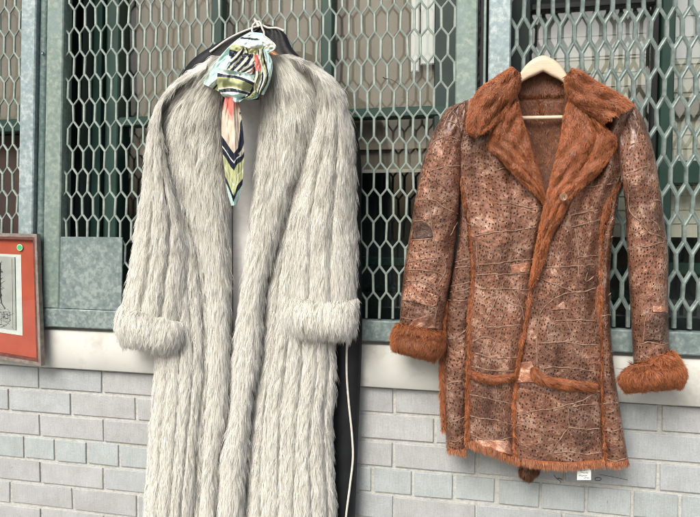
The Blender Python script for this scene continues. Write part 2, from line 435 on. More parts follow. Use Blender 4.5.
def blind(name, x0, x1, z0, z1, y, mat, parent, hem=None, ripple=.002):
    mb = MB(); nx = max(8, int((x1-x0)/.012)); xs = np.linspace(x0, x1, nx)
    ys = y + ripple*np.sin(xs*37+1) + ripple*.7*np.sin(xs*91)
    V = np.concatenate([np.stack([xs, ys, np.full(nx, z0)], 1), np.stack([xs, ys, np.full(nx, z1)], 1)])
    i = np.arange(nx-1); mb.add(V, np.stack([i, i+1, i+1+nx, i+nx], 1))
    o = mb.build(name, mat, parent)
    if hem: 
        h = MB(); h.box((x0, y-.006, z0-.006), (x1, y+.004, z0+.003)); h.build('hem_bar', hem, o)
    return o
blind('roller_blind', .285, 1.15, .60, 1.40, .150, m_blind, win)
blind('roller_blind', .62, 1.15, .545, .685, .165, m_blind_low, win, m_hem)
blind('roller_blind', .27, .60, .60, .685, .17, mottled('dusky_blind', (.05, .04, .034), (.085, .07, .06), 6, .85), win)
part('reflection_strip', m_reflection, win, (1.085, 1.106, .795, 1.40, .128, .134), (1.110, 1.148, .812, 1.40, .130, .136))  # white strips painted in as the bright reflection on the middle glass
part('rail', m_green, win, (.62, 1.15, .288, .312, .17, .19)); part('rail', m_green_dark, win, (.28, 1.15, .215, .228, .2, .21))
mb = MB(); zz = np.linspace(.14, 1.4, 8); P = np.stack([.1365 - .03*(1-zz), np.full(8, .055), zz], 1); mb.tube(P, .0055, 8)
tag(mb.build('downpipe', m_pale_pipe), 'thin pale upright pipe behind the left end of the middle mesh', 'pipe')

# right window
win = thing('window', 'green window with cream slatted blind behind the right-hand mesh screen', 'window', (1.75, .1, .12), 'windows behind the mesh screens')
part('frame', m_green_dark, win, (1.325, 1.384, .15, 1.36, .088, .15)); part('frame', m_black, win, (1.384, 1.665, .918, .935, .09, .15))
part('mullion', m_green, win, (1.678, 1.708, .15, 1.36, .085, .15)); part('mullion', m_black, win, (1.660, 1.6765, .15, 1.36, .10, .15))
part('frame', m_green, win, (1.709, 2.48, .498, .552, .088, .14)); part('frame', m_green, win, (1.384, 2.48, 1.36, 1.42, .085, .15)); part('frame', m_green, win, (2.44, 2.48, .15, 1.36, .085, .15))
part('rail', m_green, win, (1.709, 2.44, .284, .312, .12, .14)); part('rail', m_green, win, (1.384, 1.659, .215, .24, .15, .17))
mb = MB(); mb.box((1.386, .108, .15), (1.658, .111, .917)); mb.build('pane', m_glass_street, win)
mb = MB(); mb.box((1.71, .108, .553), (2.438, .111, 1.36)); mb.build('pane', m_glass_street, win)
mb = MB(); mb.box((1.71, .108, .15), (2.438, .111, .497)); mb.build('pane', m_glass, win)
def slats(x0, x1, z0, z1, y, mat, step=.0335):
    mb = MB(); z = z0
    while z < z1 - .004:
        zt = min(z+step, z1)
        V = np.array([(x0, y-.0012, z+.0004), (x1, y-.0012, z+.0004), (x1, y+.002, zt), (x0, y+.002, zt), (x0, y+.004, z+.0004), (x1, y+.004, z+.0004)])
        mb.add(V, np.array([(0, 1, 2, 3), (4, 5, 1, 0)]), 0, smooth=False); z += step
    return mb.build('slatted_blind', mat, win)
slats(1.400, 1.655, .372, .815, .150, m_cream); slats(1.715, 2.43, .372, .497, .160, m_cream); slats(1.715, 2.43, .552, .80, .150, m_cream)
slats(1.400, 1.655, .815, .917, .149, m_reflection, .05); slats(1.715, 2.43, .80, 1.2, .149, m_reflection, .05)  # upper slats coloured white to stand for the reflection in the glass
part('board', m_blind_low, win, (1.615, 1.655, .58, .735, .128, .135))
part('board', m_blind_low, win, (1.715, 2.43, .66, .705, .132, .136))

# left window
win = thing('window', 'green window with brown blind behind the mesh at the left edge', 'window', (-.2, .1, .12), 'windows behind the mesh screens')
part('frame', m_green, win, (-.60, .045, .669, .7065, .088, .13), (-.60, .045, 1.36, 1.42, .088, .13)); part('frame', m_green_dark, win, (.046, .096, .15, 1.36, .09, .15))
mb = MB(); mb.box((-.6, .108, .71), (.044, .111, 1.36)); mb.build('pane', m_glass, win)
blind('roller_blind', -.60, .046, .707, 1.38, .15, m_blind, win); blind('roller_blind', -.60, .046, .13, .668, .158, mottled('maroon_blind', (.055, .035, .03), (.10, .07, .055), 6, .85), win)

# ------------------------------------------------------------------ security screens
def expanded_mesh(x0, x1, z0, z1, ax, az, p, hp, bl, wv, wd, th, y, sh, tilt):
    """flattened expanded metal: upright bonds joined by slanting strands"""
    mb = MB()
    def strand(a, b, w, t, rot):
        a = np.array(a, float); b = np.array(b, float); T = (b-a)/np.linalg.norm(b-a)
        S = np.cross(T, (0, 1, 0)); S /= np.linalg.norm(S); N = np.array([0, -1., 0])
        S2 = S*math.cos(rot) + N*math.sin(rot); N2 = -S*math.sin(rot) + N*math.cos(rot)
        prof = [(-.5, -.5), (.5, -.5), (.5, .2), (.3, .5), (-.3, .5), (-.5, .2)]
        V = []
        for e in (a - T*w*.28, b + T*w*.28):
            for (u, v) in prof: V.append(e + S2*u*w + N2*v*t)
        V = np.array(V)
        V[:, 0] += .0011*np.sin(V[:, 2]*23+ph)*np.cos(V[:, 0]*17) + .0007*np.sin(V[:, 2]*61+V[:, 0]*40+ph)
        V[:, 1] += .0014*np.sin(V[:, 0]*19+ph)*np.cos(V[:, 2]*13+ph); V[:, 2] += .0010*np.sin(V[:, 0]*31+V[:, 2]*9+ph)
        if sh: V = shear_x(V)
        k = 6; q = np.array([(i, (i+1) % k, (i+1) % k + k, i+k) for i in range(k)])
        mb.add(V, [q, np.arange(k)[::-1][None], (np.arange(k)+k)[None]], 0, smooth=False)
    ph = random.uniform(0, 6)
    k0 = math.floor((az - z1)/hp) - 1; k1 = math.ceil((az - z0)/hp) + 1
    c0 = math.floor((x0-ax)/p) - 1; c1 = math.ceil((x1-ax)/p) + 1
    def inside(x, z): return x0-.3*p <= x <= x1+.3*p
    for k in range(k0, k1+1):
        zc = az - k*hp; o = (k % 2)*.5
        for c in range(c0, c1+1):
            x = ax + (c+o)*p + random.uniform(-.0005, .0005)
            zt, zb = zc+bl/2, zc-bl/2
            if not inside(x, zc): continue
            zb2 = max(zb, z0); zt2 = min(zt, z1)
            if zt2 > zb2 + .002: strand((x, y, zb2), (x, y, zt2), wv*random.uniform(.92, 1.08), th, tilt*.35)
            dz = hp - bl
            for s in (-1, 1):
                x2 = x + s*p/2; za, zd = zb, zb - dz
                if zd < z0 or za > z1 or not inside(x2, zd): continue
                strand((x, y, za), (x2, y, zd), wd*random.uniform(.93, 1.07), th, tilt*s*1.0)
    return mb

# middle screen
scr = thing('security_screen', 'wide middle mesh screen with pale green stiles, behind the white fur coat', 'mesh screen', (.68, -.02, .117), 'mesh screens over the windows')
mb = MB(); bar(mb, .126, .1767, .1685, 1.4, -.030, .0); mb.build('stile', m_paint_green, scr)
mb = MB(); bar(mb, 1.2146, 1.2645, .1685, 1.4, -.030, .0); mb.build('stile', m_paint_green, scr)
mb = MB(); bar(mb, .126, 1.2645, .117, .168, -.031, .0); mb.build('rail', m_galv, scr); mb = MB(); bar(mb, .126, 1.2645, 1.4, 1.45, -.031, 0); mb.build('rail', m_galv, scr)
mb = MB()
bar(mb, .1755, .3585, .1690, .365, -.0265, -.022, bevel=.001); mb.build('lock_plate', m_galv, scr)
expanded_mesh(.178, 1.213, .168, 1.398, .2627+.0022, .949, .0321, .0628, .0425, .0064, .0044, .0050, -.014, True, .40).build('expanded_mesh', m_mesh, scr)
# right screen
scr = thing('security_screen', 'right-hand heavy mesh screen with blue-grey stile, behind the brown coat', 'mesh screen', (1.9, -.02, .117), 'mesh screens over the windows')
mb = MB(); bar(mb, 1.2896, 1.3395, .1685, 1.4, -.030, .0); mb.build('stile', m_galv_blue, scr)
mb = MB(); bar(mb, 2.40, 2.45, .1685, 1.4, -.030, .0); mb.build('stile', m_galv_blue, scr)
mb = MB(); bar(mb, 1.2896, 2.45, .117, .168, -.031, .0); mb.build('rail', m_galv, scr); mb = MB(); bar(mb, 1.2896, 2.45, 1.4, 1.45, -.031, 0); mb.build('rail', m_galv, scr)
expanded_mesh(1.341, 2.398, .168, 1.398, 1.5115, .8305, .0318, .0637, .035, .0088, .0066, .0088, -.014, False, .62).build('expanded_mesh', m_mesh_dark, scr)
# left screen
scr = thing('security_screen', 'left-hand mesh screen with pale blue-green stile, mostly out of frame', 'mesh screen', (-.25, -.02, .117), 'mesh screens over the windows')
mb = MB(); bar(mb, .045, .0915, .1685, 1.4, -.030, .0); mb.build('stile', m_galv_blue, scr)
mb = MB(); bar(mb, -.56, -.51, .1685, 1.4, -.030, .0); mb.build('stile', m_galv_blue, scr)
mb = MB(); bar(mb, -.56, .0915, .117, .168, -.031, .0); mb.build('rail', m_galv, scr); mb = MB(); bar(mb, -.56, .0915, 1.4, 1.45, -.031, 0); mb.build('rail', m_galv, scr)
expanded_mesh(-.509, .043, .168, 1.398, .0274+.002, .955, .0321, .0628, .0425, .0064, .0044, .0050, -.014, True, .40).build('expanded_mesh', m_mesh, scr)
# round post between the left and middle screens, narrow strip between middle and right ones
mb = MB(); zz = np.linspace(.118, 1.45, 12); P = np.stack([.111 - .043*(1-zz), np.full(12, -.012), zz], 1); mb.tube(P, .0135, 20)
o = mb.build('steel_post', m_pipe); tag(o, 'round dark green steel post between the left and middle mesh screens', 'post')
mb = MB(); bl_ = W(np.array([42.5]), np.array([42.5]), .027)[0]
a = np.linspace(0, math.pi, 6)
for zc in (.86,):
    mb.tube(np.array([[.108, -.024, zc], [.108, -.0305, zc]]), [.0045, .0035], 10)
mb.build('bolt', m_galv_blue, o)
mb = MB(); bar(mb, 1.2645+.0135, 1.2645+.0195, .117, 1.45, -.024, .0, bevel=.001)
o = mb.build('steel_strip', m_paint_green); tag(o, 'narrow pale steel strip in the dark gap between middle and right screens', 'strip')
mb = MB(); mb.box((1.2648, -.002, .117), (1.2778, .003, 1.45)); zr = .15
mb2 = []
n = 150; zs = np.linspace(.12, 1.44, n); w1 = np.clip(.0035 + np.cumsum(rng.normal(0, .0012, n))*.35 + rng.normal(0, .0012, n), .0006, .0095)
V = np.concatenate([np.stack([np.full(n, 1.2646), np.full(n, -.012), zs], 1), np.stack([1.2646+w1, -.012 + .003*rng.random(n), zs], 1), np.stack([1.2646+w1, np.full(n, -.002), zs], 1)])
i = np.arange(n-1); mb.add(V, [np.stack([i, i+n, i+n+1, i+1], 1), np.stack([i+n, i+2*n, i+2*n+1, i+n+1], 1)], 0, smooth=False)
tag(mb.build('gap_dark', m_black), 'black ragged strip put in for the dark of the gap left of the pale steel strip', 'dark gap')  # black sheet supplies the darkness of the gap, with a ragged edge
mb = MB(); mb.box((.094, .006, .117), (.124, .01, 1.45), shear=shear_x); tag(mb.build('post_gap_dark', m_black), 'black strip put in for the dark of the gap behind the round steel post', 'dark post gap')  # shade of the gap beside the post, put in as a black strip

# ------------------------------------------------------------------ lofted cloth / fur pieces
def spl(pts, n):
    P = np.asarray(pts, float); d = np.r_[0, np.cumsum(np.linalg.norm(np.diff(P, axis=0), axis=1))]
    m = np.gradient(P, d, axis=0) if len(P) > 2 else np.repeat((P[1:]-P[:1])/d[-1], 2, 0)
    t = np.linspace(0, d[-1], n); k = np.clip(np.searchsorted(d, t, side='right')-1, 0, len(P)-2)
    h = (d[k+1]-d[k]); s = ((t-d[k])/h)[:, None]; h = h[:, None]
    return ((1+2*s)*(1-s)**2*P[k] + s*(1-s)**2*h*m[k] + s*s*(3-2*s)*P[k+1] + s*s*(s-1)*h*m[k+1])

def vnoise(x, y, seed=0):
    r = np.random.default_rng(seed); out = 0
    for k in range(6):
        a = r.uniform(0, 6.28, 3); th = r.uniform(0, 6.28)
        out = out + np.sin((x*math.cos(th) + y*math.sin(th))*r.uniform(.6, 1.6) + a[0])*np.cos((x*math.sin(th) - y*math.cos(th))*r.uniform(.5, 1.4) + a[1])
    return out/3

def rnd(u, e=.5, p=2.0):
    """0 at both ends, 1 in the middle, round shoulders of width e"""
    t = np.clip(np.minimum(u, 1-u)/e, 0, 1); return (1-(1-t)**p)**(1/p)

class Loft: pass
def loft(left, right, nu, nv, dfun, thick=.015):
    """surface between two survey polylines; dfun(u, v) is the distance in front of the wall"""
    Lp = spl(left, nv+1); Rp = spl(right, nv+1)
    U, V = np.meshgrid(np.linspace(0, 1, nu+1), np.linspace(0, 1, nv+1))
    XY = Lp[:, None]*(1-U[..., None]) + Rp[:, None]*U[..., None]
    D = dfun(U, V)
    o = Loft(); o.U, o.V, o.XY, o.D = U, V, XY, D
    o.P = W(XY[..., 0], XY[..., 1], D)
    Tu = np.gradient(o.P, axis=1); Tv = np.gradient(o.P, axis=0)
    N = np.cross(Tv, Tu); N /= np.linalg.norm(N, axis=2)[..., None] + 1e-12
    N *= np.where(N[..., 1:2] > 0, -1, 1)*1.0
    o.N = N; o.Tu = Tu; o.Tv = Tv; o.nu, o.nv = nu, nv; o.thick = thick
    lu = np.linalg.norm(np.diff(o.P, axis=1), axis=2).mean(0); lv = np.linalg.norm(np.diff(o.P, axis=0), axis=2).mean(1)
    o.uv = np.stack(np.broadcast_arrays(np.r_[0, np.cumsum(lu)][None, :], -np.r_[0, np.cumsum(lv)][:, None]), -1)
    o.uv = o.uv + rng.uniform(0, 5, 2)
    return o

def add_loft(mb, o, mat=0, col=None, closed=True):
    nu, nv = o.nu, o.nv; n = (nu+1)*(nv+1)
    idx = np.arange(n).reshape(nv+1, nu+1)
    q = np.stack([idx[:-1, :-1], idx[1:, :-1], idx[1:, 1:], idx[:-1, 1:]], -1).reshape(-1, 4)
    V = o.P.reshape(-1, 3); N = o.N.reshape(-1, 3)
    if col is None: col = np.ones((n, 3))
    col = np.asarray(col, float).reshape(-1, 3) if np.ndim(col) > 1 else np.broadcast_to(np.asarray(col, float), (n, 3))
    uv = o.uv.reshape(-1, 2)
    if not closed:
        mb.add(V, q, mat, col, uv, N); return
    dm = (np.minimum.reduce([o.D[0].min(), o.D[-1].min(), o.D[:, 0].min(), o.D[:, -1].min()]) - o.thick)
    Vb = W(o.XY[..., 0], o.XY[..., 1], np.minimum(o.D - .002, np.full_like(o.D, max(dm, .034)))).reshape(-1, 3)
    ring = np.r_[idx[0, :], idx[1:, -1], idx[-1, -2::-1], idx[-2:0:-1, 0]]
    r2 = np.roll(ring, -1)
    side = np.stack([ring, r2, r2+n, ring+n], 1)
    Nb = -N
    mb.add(np.concatenate([V, Vb]), [q, q[:, ::-1]+n, side], mat, np.concatenate([col, col]), np.concatenate([uv, uv]), np.concatenate([N, Nb]))

def add_fur(mb, o, dens, length, width, colfun, mat=1, lift=.27, jitter=.25, clump=12, crad=.0050, cpull=.5, lat=None, flow=None, urange=(0, 1), vrange=(0, 1), droop=.45, seg=3, edge=0.):
    """short tapering blades that grow out of the surface, gathered into locks"""
    P, nu, nv = o.P, o.nu, o.nv
    a = P[1:, :-1]-P[:-1, :-1]; b = P[:-1, 1:]-P[:-1, :-1]
    A = np.linalg.norm(np.cross(a, b), axis=2)
    cu = (o.U[:-1, :-1] >= urange[0]) & (o.U[:-1, :-1] <= urange[1]) & (o.V[:-1, :-1] >= vrange[0]) & (o.V[:-1, :-1] <= vrange[1])
    A = np.where(cu, A, 0)
    nst = int(A.sum()*dens); ncl = max(1, nst//clump)
    c = rng.choice(A.size, ncl, p=(A/A.sum()).ravel()); ci, cj = np.divmod(c, nu)
    fi = ci + rng.random(ncl); fj = cj + rng.random(ncl)
    def samp(G, fi, fj):
        i = np.clip(fi.astype(int), 0, nv-1); j = np.clip(fj.astype(int), 0, nu-1); s = (fi-i)[:, None]; t = (fj-j)[:, None]
        return G[i, j]*(1-s)*(1-t) + G[i+1, j]*s*(1-t) + G[i, j+1]*(1-s)*t + G[i+1, j+1]*s*t
    nrm = lambda x: x/(np.linalg.norm(x, axis=-1, keepdims=True)+1e-12)
    # every strand belongs to a lock
    k = np.repeat(np.arange(ncl), clump); m = len(k)
    TuL = np.linalg.norm(samp(o.Tu, fi, fj), axis=1)[k]; TvL = np.linalg.norm(samp(o.Tv, fi, fj), axis=1)[k]
    ang = rng.uniform(0, 6.283, m); rr = crad*np.sqrt(rng.random(m))
    gi = np.clip(fi[k] + rr*np.sin(ang)/TvL*1.6, 0, nv-1e-4); gj = np.clip(fj[k] + rr*np.cos(ang)/TuL, 0, nu-1e-4)
    root = samp(P, gi, gj); N = nrm(samp(o.N, gi, gj)); tv = nrm(samp(o.Tv, gi, gj)); tu = nrm(samp(o.Tu, gi, gj))
    uu = gj/nu; vv = gi/nv; cuu = (fj/nu)[k]; cvv = (fi/nv)[k]
    def direction(u, v, tv, tu, N, jit):
        d = tv.copy()
        if flow is not None:
            fa = flow(u, v); d = tv*np.cos(fa)[:, None] + tu*np.sin(fa)[:, None]
        if lat is not None: d = d + tu*lat(u, v)[:, None]
        n_ = len(u)
        d = nrm(d) + jit*rng.normal(0, 1, (n_, 1))*tu + .3*jit*rng.normal(0, 1, (n_, 1))*tv
        lf = lift*np.exp(rng.normal(0, .35, (n_, 1)))
        return nrm(nrm(d) + N*lf)
    Ls = length*np.exp(rng.normal(0, .22, m))
    # lock guide
    cN = nrm(samp(o.N, fi, fj)); ctv = nrm(samp(o.Tv, fi, fj)); ctu = nrm(samp(o.Tu, fi, fj)); cr = samp(P, fi, fj)
    cd = direction(fj/nu, fi/nv, ctv, ctu, cN, jitter); cl = length*np.exp(rng.normal(0, .18, ncl))
    sd_ = nrm(cd[k] + .5*jitter*rng.normal(0, 1, (m, 3)))
    t = np.linspace(0, 1, seg+1)
    down = np.array([0, 0, -1.])
    pts = np.zeros((m, seg+1, 3))
    pull = (cpull*rng.uniform(.3, 1.2, m))
    for q, tt in enumerate(t):
        own = root + sd_*(Ls*tt)[:, None] + (down*droop - N*lift*.45)*(Ls*tt*tt)[:, None]
        gd = cr[k] + cd[k]*(cl[k]*tt)[:, None] + (down*droop - cN[k]*lift*.45)*(cl[k]*tt*tt)[:, None]
        pts[:, q] = own + (gd-own)*np.clip(pull*tt**1.2, 0, .95)[:, None]
    T = nrm(np.gradient(pts, axis=1))
    view = nrm(CAM - root)
    view = nrm(np.array([[0, -1., 0]]) + .55*rng.normal(0, 1, (m, 3)))
    S = nrm(np.cross(T, view[:, None]))
    wprof = np.array([.8, 1., .75, .0])[:seg+1] if seg == 3 else np.linspace(1, 0, seg+1)
    wd = width*np.exp(rng.normal(0, .3, m))
    nr = seg  # rings with two verts, then a tip
    Vt = np.zeros((m, 2*nr+1, 3))
    for q in range(nr):
        off = S[:, q]*(wd*wprof[q]*.5)[:, None]
        Vt[:, 2*q] = pts[:, q]-off; Vt[:, 2*q+1] = pts[:, q]+off
    Vt[:, -1] = pts[:, -1]
    base = (np.arange(m)*(2*nr+1))[:, None]
    quads = np.concatenate([base + np.array([[2*q, 2*q+1, 2*q+3, 2*q+2]]) for q in range(nr-1)], 0)
    tris = base + np.array([[2*nr-2, 2*nr-1, 2*nr]])
    # wind every blade so that it faces outward, and shade it mostly with the coat's own normal
    G = np.cross(Vt[:, 1]-Vt[:, 0], Vt[:, 2]-Vt[:, 0])
    flip = (np.einsum('ij,ij->i', G, nrm(N+np.array([0, -.6, 0]))) < 0)
    A_, B_ = Vt[:, 0:2*nr:2].copy(), Vt[:, 1:2*nr:2].copy()
    Vt[:, 0:2*nr:2] = np.where(flip[:, None, None], B_, A_); Vt[:, 1:2*nr:2] = np.where(flip[:, None, None], A_, B_)
    Gn = nrm(np.where(flip[:, None], -G, G))
    nn = nrm(N*.85 + Gn*.32 + .15*rng.normal(0, 1, (m, 3)))
    NN = np.repeat(nn[:, None], 2*nr+1, 1)
    lift_t = np.repeat(t[:nr], 2); lift_t = np.r_[lift_t, 1.]
    C = colfun(cuu*.6+uu*.4, cvv*.6+vv*.4, lift_t, m, k, root)      # (m, 2nr+1, 3)
    mb.add(Vt.reshape(-1, 3), [quads, tris], mat, C.reshape(-1, 3), None, NN.reshape(-1, 3))

# ------------------------------------------------------------------ black garment bag (behind the fur coat)
bag = thing('garment_bag', 'long black garment bag with white piping hanging behind the white fur coat', 'garment bag', tuple(W(270., 40., .045)))
mb = MB()
o = loft([(262, 24), (235, 34), (212, 46), (190, 62), (175, 90), (180, 200), (190, 345), (190, 450), (188, 590)],
         [(270, 25), (284, 32), (292, 48), (325, 75), (352, 120), (361, 240), (362, 330), (358, 440), (352, 590)], 40, 90,
         lambda u, v: .040 + .014*rnd(u, .10) + .004*vnoise(u*9, v*7, 3) + .0012*np.sin(u*30+2*np.sin(v*5)), .004)
add_loft(mb, o, 0); bag_o = o
mb.build('bag_body', m_garment, bag)
def depth_at(lofts, x, y):
    best = None
    XYs = np.concatenate([l.XY.reshape(-1, 2) for l in lofts]); D = np.concatenate([l.D.ravel() for l in lofts])
    x = np.atleast_1d(np.asarray(x, float)); y = np.atleast_1d(np.asarray(y, float))
    out = np.zeros(len(x))
    for i in range(len(x)):
        d2 = (XYs[:, 0]-x[i])**2 + (XYs[:, 1]-y[i])**2
        near = np.argsort(d2)[:4]; w = 1/(d2[near]+.05); out[i] = (D[near]*w).sum()/w.sum()
    return out
def on_surface(lofts, pts, step=2.0, lift=.001, wob=0., seed=1):
    P = np.asarray(pts, float); n = max(4, int(np.linalg.norm(np.diff(P, axis=0), axis=1).sum()/step))
    Q = spl(P, n)
    if wob:
        r = np.random.default_rng(seed); a = r.uniform(0, 6.28, 4); t = np.arange(n)*step
        Q = Q + wob*np.stack([np.sin(t*.23+a[0]) + .6*np.sin(t*.61+a[1]), np.sin(t*.19+a[2]) + .7*np.sin(t*.53+a[3])], 1)*np.sin(np.linspace(0, math.pi, n))[:, None]**.5
    d = depth_at(lofts, Q[:, 0], Q[:, 1])
    if n > 6: d = np.convolve(np.pad(d, 2, mode='edge'), np.ones(5)/5, 'valid')
    return W(Q[:, 0], Q[:, 1], d+lift)
for pts in ([(347, 330), (347, 380), (349, 405), (352, 435), (353, 455), (350, 485), (346, 517), (344, 585)],
            [(262, 25), (250, 29), (230, 38), (210, 52)], [(262, 25), (268, 28), (276, 28), (284, 31)]):
    mb = MB(); mb.tube(on_surface([bag_o], pts, 2.5, .003), .0028, 8); mb.build('piping', m_pipe_white, bag)
mb = MB()
mb.tube(W(np.array([253., 252, 253, 256, 259, 261, 262, 264, 264]), np.array([36., 30, 25, 22, 21.5, 24, 28, 32, 36]), np.linspace(.075, .065, 9)), .0026, 8)
mb.tube(W(np.array([259., 257, 255, 254]), np.array([27., 23, 20, 18]), np.full(4, .07)), [.0035, .0033, .003, .0015], 8)
mb.build('hanging_loop', m_pipe_white, bag)

# ------------------------------------------------------------------ white fur coat
coat = thing('fur_coat', 'long creamy white fur coat with wide turned-back cuffs', 'coat', tuple(W(245., 50., .06)))
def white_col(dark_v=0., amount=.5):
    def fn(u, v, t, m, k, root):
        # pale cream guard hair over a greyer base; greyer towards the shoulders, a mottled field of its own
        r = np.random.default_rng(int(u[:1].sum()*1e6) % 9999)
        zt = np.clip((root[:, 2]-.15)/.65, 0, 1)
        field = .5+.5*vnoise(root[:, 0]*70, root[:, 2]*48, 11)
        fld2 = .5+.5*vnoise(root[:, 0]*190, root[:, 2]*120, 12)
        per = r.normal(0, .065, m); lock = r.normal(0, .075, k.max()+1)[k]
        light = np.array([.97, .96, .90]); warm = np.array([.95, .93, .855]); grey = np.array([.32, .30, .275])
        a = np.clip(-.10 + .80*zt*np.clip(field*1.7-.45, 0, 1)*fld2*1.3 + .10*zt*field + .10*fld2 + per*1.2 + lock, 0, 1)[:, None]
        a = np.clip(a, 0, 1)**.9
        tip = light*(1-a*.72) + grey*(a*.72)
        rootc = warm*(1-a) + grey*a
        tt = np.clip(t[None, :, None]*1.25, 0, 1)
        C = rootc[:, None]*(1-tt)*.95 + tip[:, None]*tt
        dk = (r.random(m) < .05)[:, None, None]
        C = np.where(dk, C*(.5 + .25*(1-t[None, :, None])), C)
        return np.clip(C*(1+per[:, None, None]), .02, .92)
    return fn
def grooves(u, v, pos, w=.02):
    g = 0
    for p in pos: g = g + np.exp(-((u-p-.012*np.sin(v*14+p*9))/w)**2)
    return g
def strip_lat(pos):
    pos = np.array([0.]+list(pos)+[1.])
    def fn(u, v):
        k = np.clip(np.searchsorted(pos, u)-1, 0, len(pos)-2); s = (u-pos[k])/(pos[k+1]-pos[k])
        return .20*np.cos(s*math.pi)
    return fn
skin_w = (.88, .86, .80)
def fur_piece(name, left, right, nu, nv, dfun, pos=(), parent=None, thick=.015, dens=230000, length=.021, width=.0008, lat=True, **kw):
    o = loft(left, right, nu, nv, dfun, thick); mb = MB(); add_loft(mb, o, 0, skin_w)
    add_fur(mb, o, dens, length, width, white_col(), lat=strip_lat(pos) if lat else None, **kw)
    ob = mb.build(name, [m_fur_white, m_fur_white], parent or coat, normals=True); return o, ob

# lining in the opening
mb = MB(); o = loft([(219, 88), (222, 200), (224, 300), (223, 350)], [(266, 88), (264, 150), (257, 220), (248, 280), (238, 350)], 20, 60,
                    lambda u, v: .060 + .004*np.sin(u*5+v*2) + .003*vnoise(u*4, v*6, 8) , .003)
add_loft(mb, o, 0, (.80, .79, .765)); mb.build('lining', m_cloth, coat)
mb = MB(); mb.tube(on_surface([o], [(232.3, 190), (232.5, 240), (232.8, 300), (233, 345)], 3, .0015), .0010, 6, 0); mb.build('lining_seam', m_wire, coat)
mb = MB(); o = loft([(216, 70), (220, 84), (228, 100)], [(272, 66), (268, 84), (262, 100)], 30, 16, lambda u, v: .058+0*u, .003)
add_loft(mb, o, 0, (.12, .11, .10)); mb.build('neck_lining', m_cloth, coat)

gl = (.22, .44, .66, .86); gr = (.17, .36, .55, .74, .90)
fur_piece('front_panel', [(178, 85), (162, 110), (152, 200), (151, 300), (156, 357), (153, 400), (150, 440), (147, 480), (140, 585)],
          [(205, 80), (188, 190), (206, 265), (211, 330), (211, 380), (207, 430), (203, 490), (199, 585)], 60, 170,
          lambda u, v: .066 + .045*rnd(u, .42) - .009*grooves(u, v, gl, .024) + .005*vnoise(u*4, v*9, 21) + .01*v, gl, droop=.35)
fur_piece('front_panel', [(300, 85), (285, 200), (274, 250), (266, 290), (262, 345), (256, 380), (252, 410), (247, 470), (242, 585)],
          [(330, 95), (333, 200), (334, 300), (335, 345), (336, 376), (333, 411), (333, 447), (335, 490), (338, 585)], 80, 170,
          lambda u, v: .066 + .042*rnd(u, .36) - .009*grooves(u, v, gr, .018) + .005*vnoise(u*5, v*9, 22) + .01*v, gr, droop=.35)
def band_flow(sign, v1):
    return lambda u, v: sign*.55*np.clip(1-v/v1, 0, 1)
fur_piece('front_band', [(215, 56), (194, 71), (169, 94), (171, 150), (183, 193), (194, 228), (205, 265), (209, 300), (210, 340), (209, 380), (205, 430), (202, 490), (199, 585)],
          [(236, 56), (228, 74), (224, 105), (226, 150), (228, 200), (229.5, 260), (230, 320), (230, 370), (228, 411), (220, 455), (217, 490), (213, 585)], 50, 180,
          lambda u, v: .082 + (.046-.012*v)*rnd(u, .45) + .004*vnoise(u*3, v*12, 23), (.5,), lat=False, length=.026, flow=band_flow(-1, .35), lift=.34)
fur_piece('front_band', [(264, 56), (262, 80), (262, 119), (258, 150), (254, 200), (251, 230), (246, 277), (238, 325), (233, 360), (231, 411), (223, 455), (220, 490), (216, 585)],
          [(289, 54), (307, 70), (316, 98), (314, 124), (307, 150), (293, 190), (282, 228), (274, 253), (265, 288), (262, 330), (260, 360), (253, 397), (248, 450), (244, 500), (241, 585)], 50, 180,
          lambda u, v: .084 + (.050-.012*v)*rnd(u, .45) + .004*vnoise(u*3, v*12, 24), (.5,), lat=False, length=.026, flow=band_flow(1, .30), lift=.34)
gs = (.3, .62)
o, slv = fur_piece('sleeve', [(208, 62), (188, 73), (172, 86), (157, 108), (150, 132), (146, 160), (143, 190), (136, 230), (130, 270), (124, 300), (120, 320)],
          [(204, 76), (176, 93), (166, 102), (168, 150), (178, 193), (187, 225), (190, 250), (189, 290), (185, 318), (182, 334)], 50, 110,
          lambda u, v: .082 + .055*rnd(u, .5) - .010*grooves(u, v, gs, .045)*np.clip(v*3, 0, 1) + .006*vnoise(u*4, v*10, 25), gs)
def cuff_d(b, h): return lambda u, v: b + h*(rnd(u, .38)**.8)*rnd(v, .5, 2.2) + .004*vnoise(u*6, v*3, 27)
fur_piece('cuff', [(121, 304), (117, 316), (117, 330), (122, 343)], [(187, 322), (186, 333), (180, 345), (170, 354)], 60, 36, cuff_d(.098, .060), parent=slv, lat=False, length=.020, lift=.30, droop=.3, cpull=.35)
o, slv = fur_piece('sleeve', [(288, 60), (302, 68), (316, 86), (318, 110), (316, 126), (308, 149), (296, 190), (287, 228), (286, 260), (286, 290), (287, 312)],
          [(292, 56), (308, 62), (322, 70), (335, 81), (345, 96), (349, 112), (354, 130), (356, 160), (356, 200), (357, 235), (357, 262), (356, 290), (357, 312)], 56, 110,
          lambda u, v: .084 + .055*rnd(u, .5) - .010*grooves(u, v, (.34, .64), .04)*np.clip(v*3, 0, 1) + .006*vnoise(u*4, v*10, 26), (.34, .64))
fur_piece('cuff', [(286, 298), (284, 309), (287, 325), (293, 338)], [(358, 298), (358, 309), (357, 325), (351, 338)], 60, 36, cuff_d(.100, .060), parent=slv, lat=False, length=.020, lift=.30, droop=.3, cpull=.35)

